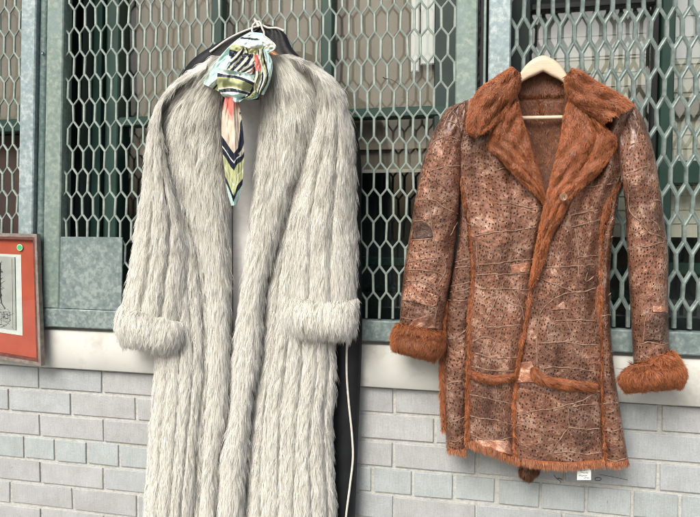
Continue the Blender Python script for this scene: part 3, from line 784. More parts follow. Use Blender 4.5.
# hanger inside the fur coat: only its shoulder peeps out beside the scarf
hg = thing('coat_hanger', 'wooden hanger inside the white fur coat, only a sliver showing beside the scarf', 'hanger', tuple(W(262., 50., .07)), 'hangers inside the coats')
mb = MB(); o = loft([(243, 56), (252, 48), (262, 44), (270, 48), (281, 56)], [(242, 62), (252, 56), (262, 53), (271, 57), (282, 63)], 6, 24, lambda u, v: .068 + .010*rnd(u, .5), .006)
add_loft(mb, o, 0); mb.build('hanger_body', mottled('reddish_wood', (.30, .12, .05), (.42, .18, .08), 30, .4), hg)

# ------------------------------------------------------------------ silk scarf
MINT = np.array([.46, .70, .64]); MINT2 = np.array([.60, .80, .75]); NAVY = np.array([.012, .018, .035]); OLIVE = np.array([.48, .52, .27]); CREAM = np.array([.66, .63, .50]); CORAL = np.array([.75, .24, .20]); WHITE = np.array([.78, .80, .74])
scarf = thing('silk_scarf', 'mint, navy and olive striped silk scarf knotted into a rosette with a hanging tail', 'scarf', tuple(W(238., 100., .15)))
def stripes(t, table):
    """table: list of (upper bound, colour)"""
    C = np.zeros(t.shape+(3,)); lo = np.full(t.shape, True)
    for b, c in table:
        sel = lo & (t <= b); C[sel] = c; lo = lo & ~sel
    C[lo] = table[-1][1]; return C
def petal(name, left, right, nu, nv, dfun, cfun, thick=.003):
    petal.k += 1; k = petal.k
    df = lambda u, v: dfun(u, v) + .0035*vnoise(u*9, v*9, 80+k) + .0022*np.abs(vnoise(u*17, v*14, 90+k)) + .002*vnoise(u*30, v*26, 100+k)
    o = loft(left, right, nu*2, nv*2, df, thick)
    # silk is never flat: let the printed bands drift with the creases
    C = cfun(np.clip(o.U + .035*vnoise(o.U*6, o.V*6, 110+k), 0, 1), np.clip(o.V + .03*vnoise(o.U*7, o.V*7, 120+k), 0, 1))
    mb = MB(); add_loft(mb, o, 0, C*(.94 + .08*vnoise(o.U*12, o.V*12, 130+k))[..., None]); mb.build(name, m_silk, scarf); return o
petal.k = 0
petal('loop', [(250, 32), (238, 39), (222, 54), (210, 70), (200.5, 83)], [(262, 42), (250, 54), (240, 68), (232, 82), (222, 93)], 60, 70,
      lambda u, v: .142 + .010*np.sin(u*math.pi)**.7 + .007*np.sin(u*11+v*4) - .012*v,
      lambda u, v: stripes(u + .05*np.sin(v*5), [(.10, MINT2), (.30, MINT), (.33, WHITE), (.52, MINT2), (.60, NAVY), (.82, OLIVE), (.87, NAVY), (1.2, MINT)]))
petal('loop', [(247, 42), (236, 50), (228, 60), (220, 74)], [(256, 46), (247, 54), (239, 63), (233, 75)], 40, 60,
      lambda u, v: .156 + .010*np.sin(u*math.pi)**.6 + .004*np.sin(v*7),
      lambda u, v: stripes(u + .08*np.sin(v*6+1), [(.30, MINT2), (.40, NAVY), (.66, OLIVE), (.74, NAVY), (.80, WHITE), (1.3, MINT2)]))
petal('loop', [(243, 36), (235, 42), (230, 48), (229, 56)], [(257, 37), (263, 44), (262, 52), (256, 60)], 50, 40,
      lambda u, v: .160 + .010*np.sin(u*math.pi) + .008*np.sin(v*math.pi),
      lambda u, v: stripes(v + .25*(u-.5)**2, [(.10, WHITE), (.20, NAVY), (.46, MINT2), (.54, WHITE), (.80, OLIVE), (1.3, NAVY)]))
petal('loop', [(250, 32), (249, 40), (250, 54)], [(262, 33), (276, 47), (263, 57)], 40, 40,
      lambda u, v: .152 + .010*np.sin(v*math.pi) + .010*u - .012*np.abs(v-.5+.2*u),
      lambda u, v: stripes(v + 0*u, [(.12, MINT), (.60, WHITE*.92), (.65, OLIVE), (1.2, MINT2)]))
petal('loop', [(257, 50), (259, 64), (258, 80), (257, 94)], [(266, 49), (272, 60), (271, 78), (264, 95)], 40, 60,
      lambda u, v: .158 + .016*np.sin(u*math.pi)**.6 + .004*np.sin(v*9+u*3),
      lambda u, v: stripes(u + .16*np.sin(v*7), [(.12, WHITE), (.26, NAVY), (.36, WHITE), (.52, OLIVE*.8), (.66, NAVY), (.74, WHITE), (.86, MINT), (1.3, MINT2)]))
petal('loop', [(252, 56), (253, 68), (252, 80), (254, 92)], [(259, 54), (263, 66), (262, 80), (258, 93)], 30, 50,
      lambda u, v: .166 + .010*np.sin(u*math.pi)**.6,
      lambda u, v: np.where(((v < .42) & (u > .25) & (u < .8))[..., None], CORAL, stripes(u + .12*np.sin(v*9), [(.2, NAVY), (.42, CREAM), (.5, NAVY), (.75, OLIVE*.7), (1.3, WHITE)])))
petal('loop', [(239, 46), (233, 54), (230, 64), (231, 75)], [(251, 49), (257, 57), (258, 67), (254, 77)], 80, 60,
      lambda u, v: .168 + .011*np.sin(u*math.pi)**.8 - .010*np.abs(np.sin(u*9+v*3))*.5,
      lambda u, v: np.where(((u+.15*np.sin(v*8) > .80) & (v > .45) & (v < .85))[..., None], CORAL, stripes((np.sin((u*1.0 + .75*(v-.2)**2 + .35*v)*2*math.pi*4.2)*.5+.5), [(.55, NAVY), (1, CREAM)])))
petal('loop', [(218.5, 68), (217, 80), (220, 93), (234, 103)], [(255, 75), (254, 84), (250, 93), (240, 102)], 70, 80,
      lambda u, v: .176 + .011*np.sin(u*math.pi)**.6 - .010*v - .004*np.sin(v*18) + .004*np.sin(u*9+v*5),
      lambda u, v: stripes(v + .07*np.sin(u*math.pi) - .10*u, [(.11, MINT2), (.14, WHITE), (.22, NAVY), (.46, OLIVE), (.49, CREAM), (.58, NAVY), (.61, WHITE), (1.3, MINT2)]))
petal('loop', [(239, 97), (244, 93), (248, 86)], [(246, 100), (257, 98), (261, 91)], 30, 30,
      lambda u, v: .160 + .010*np.sin(u*math.pi), lambda u, v: stripes(u + 0*v, [(.3, OLIVE), (.5, NAVY), (.8, OLIVE), (1.2, MINT)]))
def tail_col(u, v):
    w = v - .17*(1-np.abs(2*u-1)); C = stripes(w, [(.0, CORAL), (.05, np.array([.78, .45, .36])), (.36, np.array([.70, .60, .48])), (.445, NAVY), (.46, WHITE), (.52, NAVY), (.63, OLIVE), (.64, WHITE), (.73, OLIVE), (.80, NAVY), (1.5, MINT2)])
    edge = (np.abs(2*u-1) > .62 + .25*np.sin(v*9)) & (v < .52) & (v > .16) & (u > .5); C[edge] = NAVY
    C[(np.abs(2*u-1) > .86) & (v < .12)] = CORAL
    st = (np.sin((u*9+v*26)) > .75) & edge; C[st] = CREAM
    return C
petal('tail', [(225, 97), (222, 115), (222, 145), (224.5, 170), (228, 194), (231.5, 206)], [(238, 97), (241, 115), (244, 143), (243.5, 170), (241, 192), (236.5, 205)], 50, 130,
      lambda u, v: 0.163 - .03*v + .012*np.sin(u*math.pi) + .004*np.sin(u*12+1)*(1-v), tail_col)

# ------------------------------------------------------------------ brown leather and fur coat
lc = thing('leather_coat', 'brown perforated patchwork leather coat with rust fur collar and cuffs', 'coat', tuple(W(541., 80., .06)))
def rust_col(scale=1., dark=0.):
    def fn(u, v, t, m, k, root):
        r = np.random.default_rng(int(abs(root[0, 0])*1e6) % 9999)
        per = r.normal(0, .11, m); lock = r.normal(0, .12, k.max()+1)[k]
        fld = vnoise(root[:, 0]*60, root[:, 2]*60, 41)
        tip = np.array([.56, .212, .088]) if scale < 1.4 else np.array([.40, .185, .095]); rt = np.array([.22, .060, .020])
        br = np.exp(per+lock+.14*fld)[:, None, None]*scale
        tt = np.clip(t[None, :, None]*1.1, 0, 1)
        pale = np.clip(.25*fld + r.normal(0, .12, m), 0, .3)[:, None, None]*tt
        C = (rt*(1-tt) + tip*tt)*br
        return np.clip(C*(1-pale) + np.array([.55, .27, .14])*pale*scale, .004, .8)
    return fn
RSKIN = (.20, .065, .024)
def rust_piece(name, left, right, nu, nv, dfun, parent=None, thick=.012, dens=1000000, length=.0066, width=.00055, scale=1.08, **kw):
    o = loft(left, right, nu, nv, dfun, thick); mb = MB(); add_loft(mb, o, 0, np.array(RSKIN)*scale)
    kw.setdefault('lift', .95); kw.setdefault('jitter', .55); kw.setdefault('clump', 14); kw.setdefault('crad', .0045); kw.setdefault('droop', .15); kw.setdefault('cpull', .5)
    add_fur(mb, o, dens, length, width, rust_col(scale), **kw)
    return o, mb.build(name, [m_fur, m_fur], parent or lc, normals=True)
def leather_piece(name, left, right, nu, nv, dfun, parent=None, tint=1., thick=.010):
    o = loft(left, right, nu, nv, dfun, thick); mb = MB()
    tn = (tint*(1 + .16*vnoise(o.U*5, o.V*11, 51)))[..., None]*np.ones(3)
    add_loft(mb, o, 0, tn); return o, mb.build(name, m_leather, parent or lc)

def armprof(u, v, inner):
    """sleeve section: round outside, running level into the shoulder seam on the body side near the top"""
    w = u if inner == 1 else 1-u
    k = .30 + .70*np.clip((v-.15)/.30, 0, 1)
    a = np.sqrt(np.clip(1-(np.clip(.5-w, 0, .5)/.5)**2, 0, 1)); b = 1 - k*(1-np.sqrt(np.clip(1-(np.clip(w-.5, 0, .5)/.5)**2, 0, 1)))
    return np.where(w < .5, a, b)
def flat_edge(u, v, side):
    w = u if side == 0 else 1-u
    r = rnd(u, .35); k = np.clip(1.25-v*2.2, 0, .8)
    return np.where(w < .5, np.maximum(r, k), r)
def wrinkle(u, v, seed, a=.0035):
    return a*(vnoise(u*7, v*14, seed) + .55*vnoise(u*16, v*30, seed+1) + .35*vnoise(u*34, v*50, seed+2))
# lining seen inside the collar, with a seam across the back of the neck
rust_piece('lining', [(510, 72), (514, 100), (522, 130), (532, 160), (544, 210)], [(576, 72), (569, 100), (565, 130), (559, 160), (548, 210)], 50, 90,
           lambda u, v: .052 + .004*vnoise(u*5, v*6, 44) - .008*np.exp(-((v-.19)/.012)**2) - .006*np.exp(-((u-.48)/.03)**2)*(v > .2)*(v < .36), dens=600000, scale=.72, lift=.5)
FL, _ = leather_piece('front_panel', [(465, 101), (461, 140), (462, 180), (467, 205), (472, 240), (473, 280), (470, 310), (468, 350), (466, 400), (465, 441)],
    [(512, 82), (525, 140), (545, 203), (537, 258), (530, 300), (523, 345), (516, 390), (514, 461)], 60, 150,
    lambda u, v: .072 + .022*flat_edge(u, v, 0) + wrinkle(u, v, 52) + .013*np.sin(u*15+v*3)*np.clip(1-v*1.4, .15, 1) + .010*v)
FR, _ = leather_piece('front_panel', [(566, 85), (556, 160), (546, 208), (537, 258), (530, 300), (523, 345), (516, 390), (514, 461)],
    [(634, 106), (622, 140), (620, 178), (612, 195), (606, 215), (602, 245), (600, 290), (602, 340), (601, 400), (604, 464)], 60, 150,
    lambda u, v: .074 + .022*flat_edge(u, v, 1) + wrinkle(u, v, 54) + .014*np.sin(u*16+v*4)*np.clip(1-v*1.4, .15, 1) + .010*v)
SL, _ = leather_piece('side_panel', [(461, 150), (460, 200), (458, 240), (454, 264), (449, 295), (446, 330), (444, 370), (445, 410), (446, 448)],
    [(464, 150), (467, 205), (473, 240), (474, 280), (471, 310), (469, 350), (467, 400), (466, 453)], 20, 120,
    lambda u, v: .058 + .022*rnd(u, .5) + wrinkle(u*.4, v, 56, .0025) + .012*v, tint=.92)
SR, _ = leather_piece('side_panel', [(621, 160), (612, 195), (604, 225), (600, 260), (599, 300), (601, 350), (601, 400), (604, 464)],
    [(623, 160), (618, 200), (614, 230), (611, 255), (610, 290), (611, 330), (616, 380), (622, 420), (629, 463)], 20, 120,
    lambda u, v: .058 + .022*rnd(u, .5) + wrinkle(u*.4, v, 58, .0025) + .012*v, tint=.85)
ARL, sl = leather_piece('sleeve', [(461, 102.5), (449, 107.5), (437.5, 124), (430, 140), (423, 162), (415, 200), (411, 226), (406, 256), (402, 288), (399, 330)],
    [(471, 99), (467, 107), (463.5, 125), (461, 145), (461, 175), (459, 205), (456, 240), (452, 270), (447, 300), (443, 330)], 36, 120,
    lambda u, v: .072 + .036*armprof(u, v, 1)*np.sqrt(np.clip(v/.16+.12, 0, 1)) + wrinkle(u*.6, v, 60, .0045) - .004*np.abs(vnoise(u*2.2+v*5, v*17-u*2, 160))**1.5*rnd(u, .3) + .003*np.sin(v*60+u*4)*(v > .45)*.5, tint=1.1)
rust_piece('cuff', [(396, 323), (393, 332), (392, 345), (394, 350)], [(443, 331), (444.5, 340), (443, 350), (434, 360)], 50, 36,
    lambda u, v: .084 + .050*rnd(u, .4)*rnd(v, .42, 2.4) - .010*np.exp(-((v-.33)/.07)**2)*rnd(u, .4), sl, length=.012, lift=.45, scale=.92)
ARR, sr_ = leather_piece('sleeve', [(618, 118), (619, 140), (622, 178), (625, 205), (627, 250), (630, 300), (632, 345), (634, 374)],
    [(634, 104), (643, 118), (651, 140), (659, 180), (664, 220), (668, 252), (668, 290), (669, 330), (671, 364)], 36, 120,
    lambda u, v: .072 + .038*armprof(u, v, 0)*np.sqrt(np.clip(v/.16+.12, 0, 1)) + wrinkle(u*.6, v, 62, .0045) - .004*np.abs(vnoise(u*2.2+v*5, v*17-u*2, 162))**1.5*rnd(u, .3), tint=1.05)
rust_piece('cuff', [(633, 364), (622, 372), (619.5, 379), (626, 391)], [(671, 351), (681, 363), (685, 375), (681, 386)], 50, 36,
    lambda u, v: .092 + .055*rnd(u, .35)*rnd(v, .45, 2.4) - .012*np.exp(-((v-.42)/.06)**2)*rnd(u, .4), sr_, length=.016, lift=1.0, droop=.05, dens=800000)
# lapels and collar
_, tb = rust_piece('lapel', [(498, 116), (489, 138), (487.5, 144), (500, 158), (514, 174), (528, 188), (544, 203)], [(516, 92), (520, 112), (526, 132), (531, 150), (536, 164), (541, 180), (546, 203)], 40, 80,
    lambda u, v: .102 + .018*rnd(u, .3)*(1-.5*v) + .003*vnoise(u*5, v*8, 64) + .0065*vnoise(u*14, v*22, 74), lift=.8)
_, tb = rust_piece('lapel', [(569, 100), (564, 118), (561, 140), (556, 160), (551, 180), (545, 205), (540, 228), (535, 255), (530, 284)],
    [(601, 124), (616, 139), (603, 168), (584, 186), (571, 200), (562, 217), (551, 237), (545, 258), (534, 286)], 46, 110,
    lambda u, v: .104 + .018*rnd(u, .3)*(1-.35*v) + .004*vnoise(u*5, v*8, 65) + .0065*vnoise(u*13, v*26, 75) - .008*np.exp(-((u-.62)/.05)**2)*(v < .33), lift=.7, scale=1.2)
o_lapR = _
rust_piece('collar', [(513, 67), (499, 76), (478, 92), (470, 108), (468, 120), (468.5, 131), (474, 135)], [(519.5, 72), (518, 90), (513, 100), (507, 108), (501, 117), (494, 126), (486, 130)], 46, 70,
    lambda u, v: .112 + .022*rnd(u, .32) + .006*vnoise(u*4, v*5, 66) + .0075*vnoise(u*11, v*13, 76), length=.0095, lift=.8)
rust_piece('collar', [(567, 76), (566, 85), (570, 98), (579, 106), (590, 114), (601, 124)], [(571, 69), (581, 72), (594, 81), (609, 89), (622, 97), (632, 105)], 46, 70,
    lambda u, v: .112 + .022*rnd(u, .32) + .006*vnoise(u*4, v*5, 67) + .0075*vnoise(u*11, v*13, 77), length=.0095, lift=.8, flow=lambda u, v: .3+0*u)

# fur trims running along the seams
def trim(name, pts, w, bases, length=.010, h=.006, scale=1., dens=800000, lift=.7, **kw):
    P = np.asarray(pts, float); w = np.broadcast_to(np.asarray(w, float), (len(P),))
    T = np.gradient(P, axis=0); T /= np.linalg.norm(T, axis=1)[:, None]; S = np.stack([T[:, 1], -T[:, 0]], 1)
    A, B = P - S*w[:, None]/2, P + S*w[:, None]/2
    if A[len(A)//2, 0] > B[len(B)//2, 0] and abs(T[len(T)//2, 1]) > .5: A, B = B, A
    nv = max(10, int(np.linalg.norm(np.diff(P, axis=0), axis=1).sum()/2))
    Q = spl(P, nv+1); dd = depth_at(bases, Q[:, 0], Q[:, 1]); dd = np.convolve(np.pad(dd, 4, mode='edge'), np.ones(9)/9, 'valid')
    return rust_piece(name, A, B, 8, nv, lambda u, v: dd[:, None] + h*rnd(u, .5) - .001 + .002*vnoise(u*2, v*nv*.25, 71), length=length, scale=scale, dens=dens, lift=lift, thick=.004, **kw)
trim('seam_trim', [(461.5, 172), (464, 190), (468, 212), (473, 236), (474.5, 255), (474, 285), (472, 305), (470.5, 340), (469, 380), (467.5, 441)], [2.5, 4.5, 5.5, 5, 4, 4.5, 6, 4.5, 3.5, 3.5], [FL, SL])
trim('seam_trim', [(620, 180), (613, 191), (606, 207), (602, 225), (600.5, 248), (600, 268), (598, 292), (599, 320), (601, 350), (601.5, 400), (604, 462)], [3, 5.5, 7, 5, 4.5, 7, 10, 8, 6, 4, 4], [FR, SR])
trim('front_trim', [(533, 278), (529, 300), (525.5, 322), (521, 345), (517, 372), (514.5, 395), (514, 425), (513.5, 460)], [9, 6, 4, 3.5, 3, 4, 4.5, 4.5], [FL, FR], scale=1.15, length=.009)
trim('pocket_trim', [(468, 373), (480, 377), (493, 379.5), (504, 379), (513, 376)], [5, 6.5, 7, 6, 4], [FL], h=.012)
trim('pocket_trim', [(533, 367), (537, 376), (547, 381), (565, 384.5), (580, 386), (595, 387)], [5, 9, 9, 9, 8, 7], [FR], h=.013)
trim('side_trim', [(445, 300), (443.5, 330), (443, 360), (443.5, 395), (444.5, 430)], [3, 3.5, 4, 5, 4], [SL], length=.013)
def hem(pts, bases, w=5):
    return trim('hem_trim', pts, w, bases, length=.0095, h=.004, scale=1.45, lift=.2, droop=.6, jitter=.25, dens=1100000, flow=lambda u, v: np.full_like(u, -1.35))
hem([(466, 441), (478, 445), (492, 450), (510, 457), (524, 461)], [FL]); hem([(522, 460), (545, 463), (565, 464), (585, 463), (604, 461)], [FR])
hem([(447, 448), (456, 450), (466, 450)], [SL], 4); hem([(605, 462), (617, 463), (628, 461)], [SR], 4)
rust_piece('fur_tail', [(520, 452), (520, 464), (521, 474), (526, 477)], [(540, 452), (540, 463), (537, 472), (531, 477)], 20, 24, lambda u, v: .056 + .015*rnd(u, .5), scale=.28, length=.012, droop=.5)

# seam cords
cords = {
 'L': ([FL, SL], [
  [(466, 134), (478, 131), (490, 128)], [(494, 171), (505, 168), (522, 166)], [(497, 204), (510, 203), (530, 208), (544, 206)], [(475, 236), (490, 233), (510, 231), (536, 227)],
  [(475, 265), (490, 264), (505, 262), (534, 259)], [(476, 275), (500, 274), (532, 273)], [(473, 288), (495, 289), (515, 289), (530, 290)], [(505, 301), (515, 305), (525, 308)],
  [(484, 324), (491, 310), (499, 295)], [(485, 327), (495, 327), (507, 326), (521, 325)], [(500, 322), (504, 311), (502, 298)], [(473, 341), (485, 337), (495, 341), (490, 352)],
  [(475, 353), (490, 357), (506, 358), (520, 357)], [(469, 366), (485, 369), (500, 371), (514, 371)], [(469, 394), (485, 398), (500, 401), (513, 404)],
  [(468, 415), (480, 418), (500, 421), (513, 425)], [(469, 434), (485, 440), (500, 440), (512, 437)], [(495, 383), (497, 395), (495, 404)],
  [(463, 188), (470, 205), (466, 222), (474, 226)], [(476, 240), (477, 254), (478, 265)], [(497, 208), (497, 220), (497, 232)], [(512, 290), (519, 300), (524, 320)]]),
 'SL': ([SL], [[(459, 236), (465, 233), (472, 236)], [(457, 252), (464, 250), (472, 247)], [(455, 262), (463, 260), (471, 258)], [(455, 268), (463, 266), (472, 267)],
  [(451, 286), (460, 284), (471, 282)], [(450, 292), (460, 291), (471, 287)], [(448, 300), (458, 301), (470, 300)], [(446, 338), (455, 338), (466, 330)],
  [(447, 384), (453, 382), (463, 382), (465, 388)], [(446, 422), (456, 421), (465, 417)], [(446, 440), (456, 441), (466, 434)]]),
 'R': ([FR, SR], [
  [(585, 187), (598, 186), (612, 184)], [(567, 216), (580, 213), (598, 210)], [(562, 226), (575, 226), (588, 223), (600, 220)], [(575, 227), (577, 240), (579, 257)],
  [(577, 258), (588, 256), (600, 255)], [(540, 278), (552, 283), (566, 289), (580, 292), (596, 288)], [(541, 267), (560, 267), (578, 266), (594, 264)],
  [(537, 366), (537, 345), (538, 325), (543, 309), (552, 300), (565, 294), (582, 291)], [(554, 321), (570, 320), (596, 321)], [(541, 343), (560, 342), (580, 344), (598, 345)],
  [(561, 301), (566, 318), (572, 335)], [(542, 369), (552, 367), (570, 368), (594, 371)], [(518, 415), (535, 411), (560, 407), (580, 401), (598, 392)],
  [(552, 452), (562, 436), (569, 427)], [(568, 427), (582, 429), (601, 428)], [(553, 453), (570, 452), (590, 454), (602, 452)], [(569, 408), (568, 420), (569, 428)],
  [(579, 259), (578, 268), (580, 280)], [(588, 272), (586, 282), (594, 276)], [(570, 407), (585, 405), (601, 404)]]),
 'SR': ([SR], [[(606, 203), (611, 200), (617, 205)], [(603, 218), (609, 215), (614, 219)], [(602, 241), (607, 240), (613, 236)], [(601, 300), (606, 297), (611, 293)], [(601, 316), (606, 315), (611, 315)],
  [(602, 351), (608, 351), (614, 352)], [(602, 375), (609, 374), (616, 375)], [(603, 404), (611, 403), (618, 403)], [(604, 430), (613, 431), (622, 427)], [(605, 458), (616, 461), (627, 458)]]),
 'AL': ([ARL], [[(443, 119), (449, 121), (455, 123), (459, 128)], [(452, 110), (456, 117), (459, 124)], [(433, 142), (442, 137), (452, 137), (460, 141)], [(428, 172), (438, 169), (449, 166), (460, 166)],
  [(418, 200), (430, 200), (437, 201)], [(436, 201), (444, 207), (452, 211), (458, 214)], [(414, 221), (422, 221), (430, 226), (433, 236)], [(412, 240), (420, 240), (433, 238)], [(427, 203), (431, 220), (434, 240), (438, 262)],
  [(408, 262), (418, 260), (432, 258), (442, 256)], [(407, 270), (420, 270), (436, 272), (446, 278)], [(406, 281), (418, 281), (430, 286), (440, 296)], [(404, 285), (416, 288), (428, 293), (437, 299)],
  [(403, 294), (415, 294), (428, 300), (436, 305)], [(402, 300), (414, 301), (426, 305), (436, 308)], [(401, 317), (412, 319), (424, 317), (432, 312)], [(437, 299), (436, 310), (434, 325)], [(440, 256), (446, 264), (438, 285)], [(450, 236), (454, 228), (458, 222)]]),
 'AR': ([ARR], [[(628, 193), (631, 213), (640, 222), (646, 229), (650, 233), (660, 236), (668, 241)], [(627, 249), (635, 246), (650, 246), (660, 243), (667, 244)], [(650, 219), (656, 224), (660, 230)],
  [(624, 175), (632, 172), (641, 168), (648, 166)], [(653, 201), (658, 200), (662, 202)], [(629, 146), (635, 143), (644, 141)], [(647, 313), (644, 330), (643, 342)], [(652, 306), (660, 307), (668, 306)], [(653, 312), (661, 312), (668, 312)],
  [(641, 344), (650, 342), (660, 345), (668, 343)], [(655, 270), (660, 290), (663, 305)], [(631, 130), (625, 150), (624, 165)], [(640, 125), (634, 150), (632, 168)]]),
}
sd_ = 0
for key, (bases, lines) in cords.items():
    for pts in lines:
        mb = MB(); sd_ += 1; P = on_surface(bases, pts, 1.6, .0006, .38, sd_)
        r = .0013*(1+.25*np.sin(np.arange(len(P))*1.3+sd_)); r[0] *= .4; r[-1] *= .4
        mb.tube(P, r, 6, 0)
        mb.build('seam_cord', m_cord, sl if key == 'AL' else (sr_ if key == 'AR' else lc))
# armhole seams as darker cord
m_dseam = mottled('dark_seam', (.05, .022, .016), (.09, .045, .032), 60, .6)
mb = MB()
mb.tube(on_surface([ARL], [(452, 104), (457, 117), (460, 130), (461, 150), (460.5, 176)], 2, .0005), .0016, 6); mb.build('armhole_seam', m_dseam, lc); mb = MB()
mb.tube(on_surface([FR, ARR], [(622, 116), (619.5, 135), (620, 160), (622, 180)], 2, .0005), .0016, 6)
mb.build('armhole_seam', m_dseam, lc)

# bare suede and mesh patches sewn on
def patch(name, left, right, bases, col, mat, parent, lift=.0022, nu=14, nv=14, label=None):
    L, R_ = spl(left, nv+1), spl(right, nv+1); U, V = np.meshgrid(np.linspace(0, 1, nu+1), np.linspace(0, 1, nv+1))
    XY = L[:, None]*(1-U[..., None]) + R_[:, None]*U[..., None]
    D = depth_at(bases, XY[..., 0].ravel(), XY[..., 1].ravel()).reshape(U.shape)
    o = loft(left, right, nu, nv, lambda u, v: D + lift, .002); mb = MB(); add_loft(mb, o, 0, col); return mb.build(name, mat, parent, label=label)
TAN = (.42, .26, .19)
patch('patch', [(516, 363), (515, 371), (514.5, 383)], [(531, 361), (535, 370), (538, 382)], [FR], 2.1*np.ones(3), m_hide, lc, label='plain tan suede patch above the right pocket trim')
for a, b_, c, d_ in [((510, 265), (512, 273), (532, 262), (530, 272)), ((478, 440), (478, 446), (510, 441), (512, 455)), ((553, 308), (552, 310), (564, 301), (566, 309))]:
    patch('patch', [a, ((a[0]+b_[0])/2, (a[1]+b_[1])/2), b_], [c, ((c[0]+d_[0])/2, (c[1]+d_[1])/2), d_], [FL, FR], 2.0*np.ones(3), m_hide, lc)
patch('patch', [(406, 283), (404, 292), (402, 300)], [(440, 297), (438, 302), (436, 307)], [ARL], 1.7*np.ones(3), m_leather, sl)
patch('patch', [(413, 320), (409, 325), (404, 328)], [(431, 314), (436, 322), (436, 329)], [ARL], np.array([1.25, 1.2, 1.15]), m_hide, sl)
patch('patch', [(419, 221.5), (413.5, 229), (412, 239)], [(426, 222), (431.5, 229), (433, 237)], [ARL], np.array([.50, .58, .70]), m_hide, sl)
patch('patch', [(651, 314), (647, 328), (644, 341)], [(668, 313), (669, 328), (669, 341)], [ARR], np.array([.62, .66, .70]), m_leather, sr_)
patch('patch', [(653, 306), (653, 309), (653, 312)], [(668, 306), (668.5, 309), (668, 312)], [ARR], 1.9*np.ones(3), m_hide, sr_)

# button: dished disc with a raised rim and four stitches
c3 = W(np.array([563.5]), np.array([197.]), .139)[0]; mb = MB()
nr_ = W(np.array([567.7]), np.array([197.]), .139)[0]; R_ = np.linalg.norm(nr_-c3)
a = np.linspace(0, 2*math.pi, 33)[:-1]; prof = [(0, .0015), (.45, .0018), (.6, .0026), (.72, .0018), (.82, .0034), (.93, .0034), (1, .001), (1, -.004)]
V = np.array([[c3 + R_*r*np.array([math.cos(t), 0, math.sin(t)]) + np.array([0, -h, 0]) for t in a] for r, h in prof]); k = 32
i, j = np.meshgrid(np.arange(len(prof)-1), np.arange(k), indexing='ij'); q = np.stack([i*k+j, i*k+(j+1) % k, (i+1)*k+(j+1) % k, (i+1)*k+j], -1).reshape(-1, 4)
mb.add(V.reshape(-1, 3), q, 0)
for s, t in ((-1, -1), (1, -1), (-1, 1), (1, 1)): mb.tube(np.array([c3 + R_*np.array([s*.2, 0, t*.2]) + [0, -.0012, 0], c3 + R_*np.array([s*.2, 0, t*.2]) + [0, -.0027, 0]]), R_*.11, 8, 1)
mb.build('button', [m_button, m_black], lc)

# paper tag hanging below the hem, with illegible handwriting
tg = W(np.array([577., 591, 591, 577.]), np.array([465., 465, 480, 480.]), np.full(4, .092)); 
mb = MB(); tgb = tg + np.array([0, .0008, 0]); mb.add(np.concatenate([tg, tgb]), np.array([(0, 3, 2, 1), (4, 5, 6, 7), (0, 1, 5, 4), (1, 2, 6, 5), (2, 3, 7, 6), (3, 0, 4, 7)]), 0, smooth=False)
m_paper = mottled('white_paper', (.70, .73, .70), (.80, .82, .79), 40, .8)
to = mb.build('price_tag', m_paper, lc)
mb = MB(); rr = random.Random(5)
for ln, (y, x0, x1) in enumerate(((467.6, 579, 587), (470.2, 579, 585), (472.8, 581, 588), (475.6, 579, 587), (477.8, 584, 589))):
    n = int((x1-x0)*3); xs = np.linspace(x0, x1, n); ys = y + np.array([rr.uniform(-.75, .75) for _ in xs])
    mb.tube(W(xs, ys, np.full(n, .0928)), .0003, 4)
mb.build('handwriting', mottled('green_ink', (.02, .09, .07), (.03, .13, .10), 50, .7), to)

# wooden hanger of the brown coat
hg = thing('coat_hanger', 'pale wooden hanger with a cross bar inside the brown coat collar', 'hanger', tuple(W(542., 60., .08)), 'hangers inside the coats')
mb = MB()
o = loft([(512, 88), (519, 75), (527, 64), (536, 57.5), (543, 55.5), (551, 58), (561, 66), (568, 77), (573, 89)],
         [(513, 96), (519, 85), (527.5, 79), (536, 75.2), (542, 72.2), (543.2, 71.6), (544.4, 72.2), (551, 76), (560, 80.5), (567, 86), (573, 96)], 10, 50, lambda u, v: .078 + .006*rnd(u, .25), .012)
add_loft(mb, o, 0); mb.build('hanger_body', m_wood, hg)
mb = MB(); mb.tube(W(np.array([508., 520, 545, 566, 574]), np.array([118.2, 118, 117.6, 117.2, 117.2]), np.full(5, .072)), .0044, 12); mb.build('cross_bar', m_wood, hg)
mb = MB(); h0 = W(np.array([542.5]), np.array([58.]), .07)[0]
hk = np.array([h0, h0+[0, .012, .004], h0+[0, .040, .012], h0+[0, .062, .014], h0+[0, .075, .005], h0+[0, .072, -.006]]); mb.tube(hk, .0017, 8); mb.build('hook', m_wire, hg)

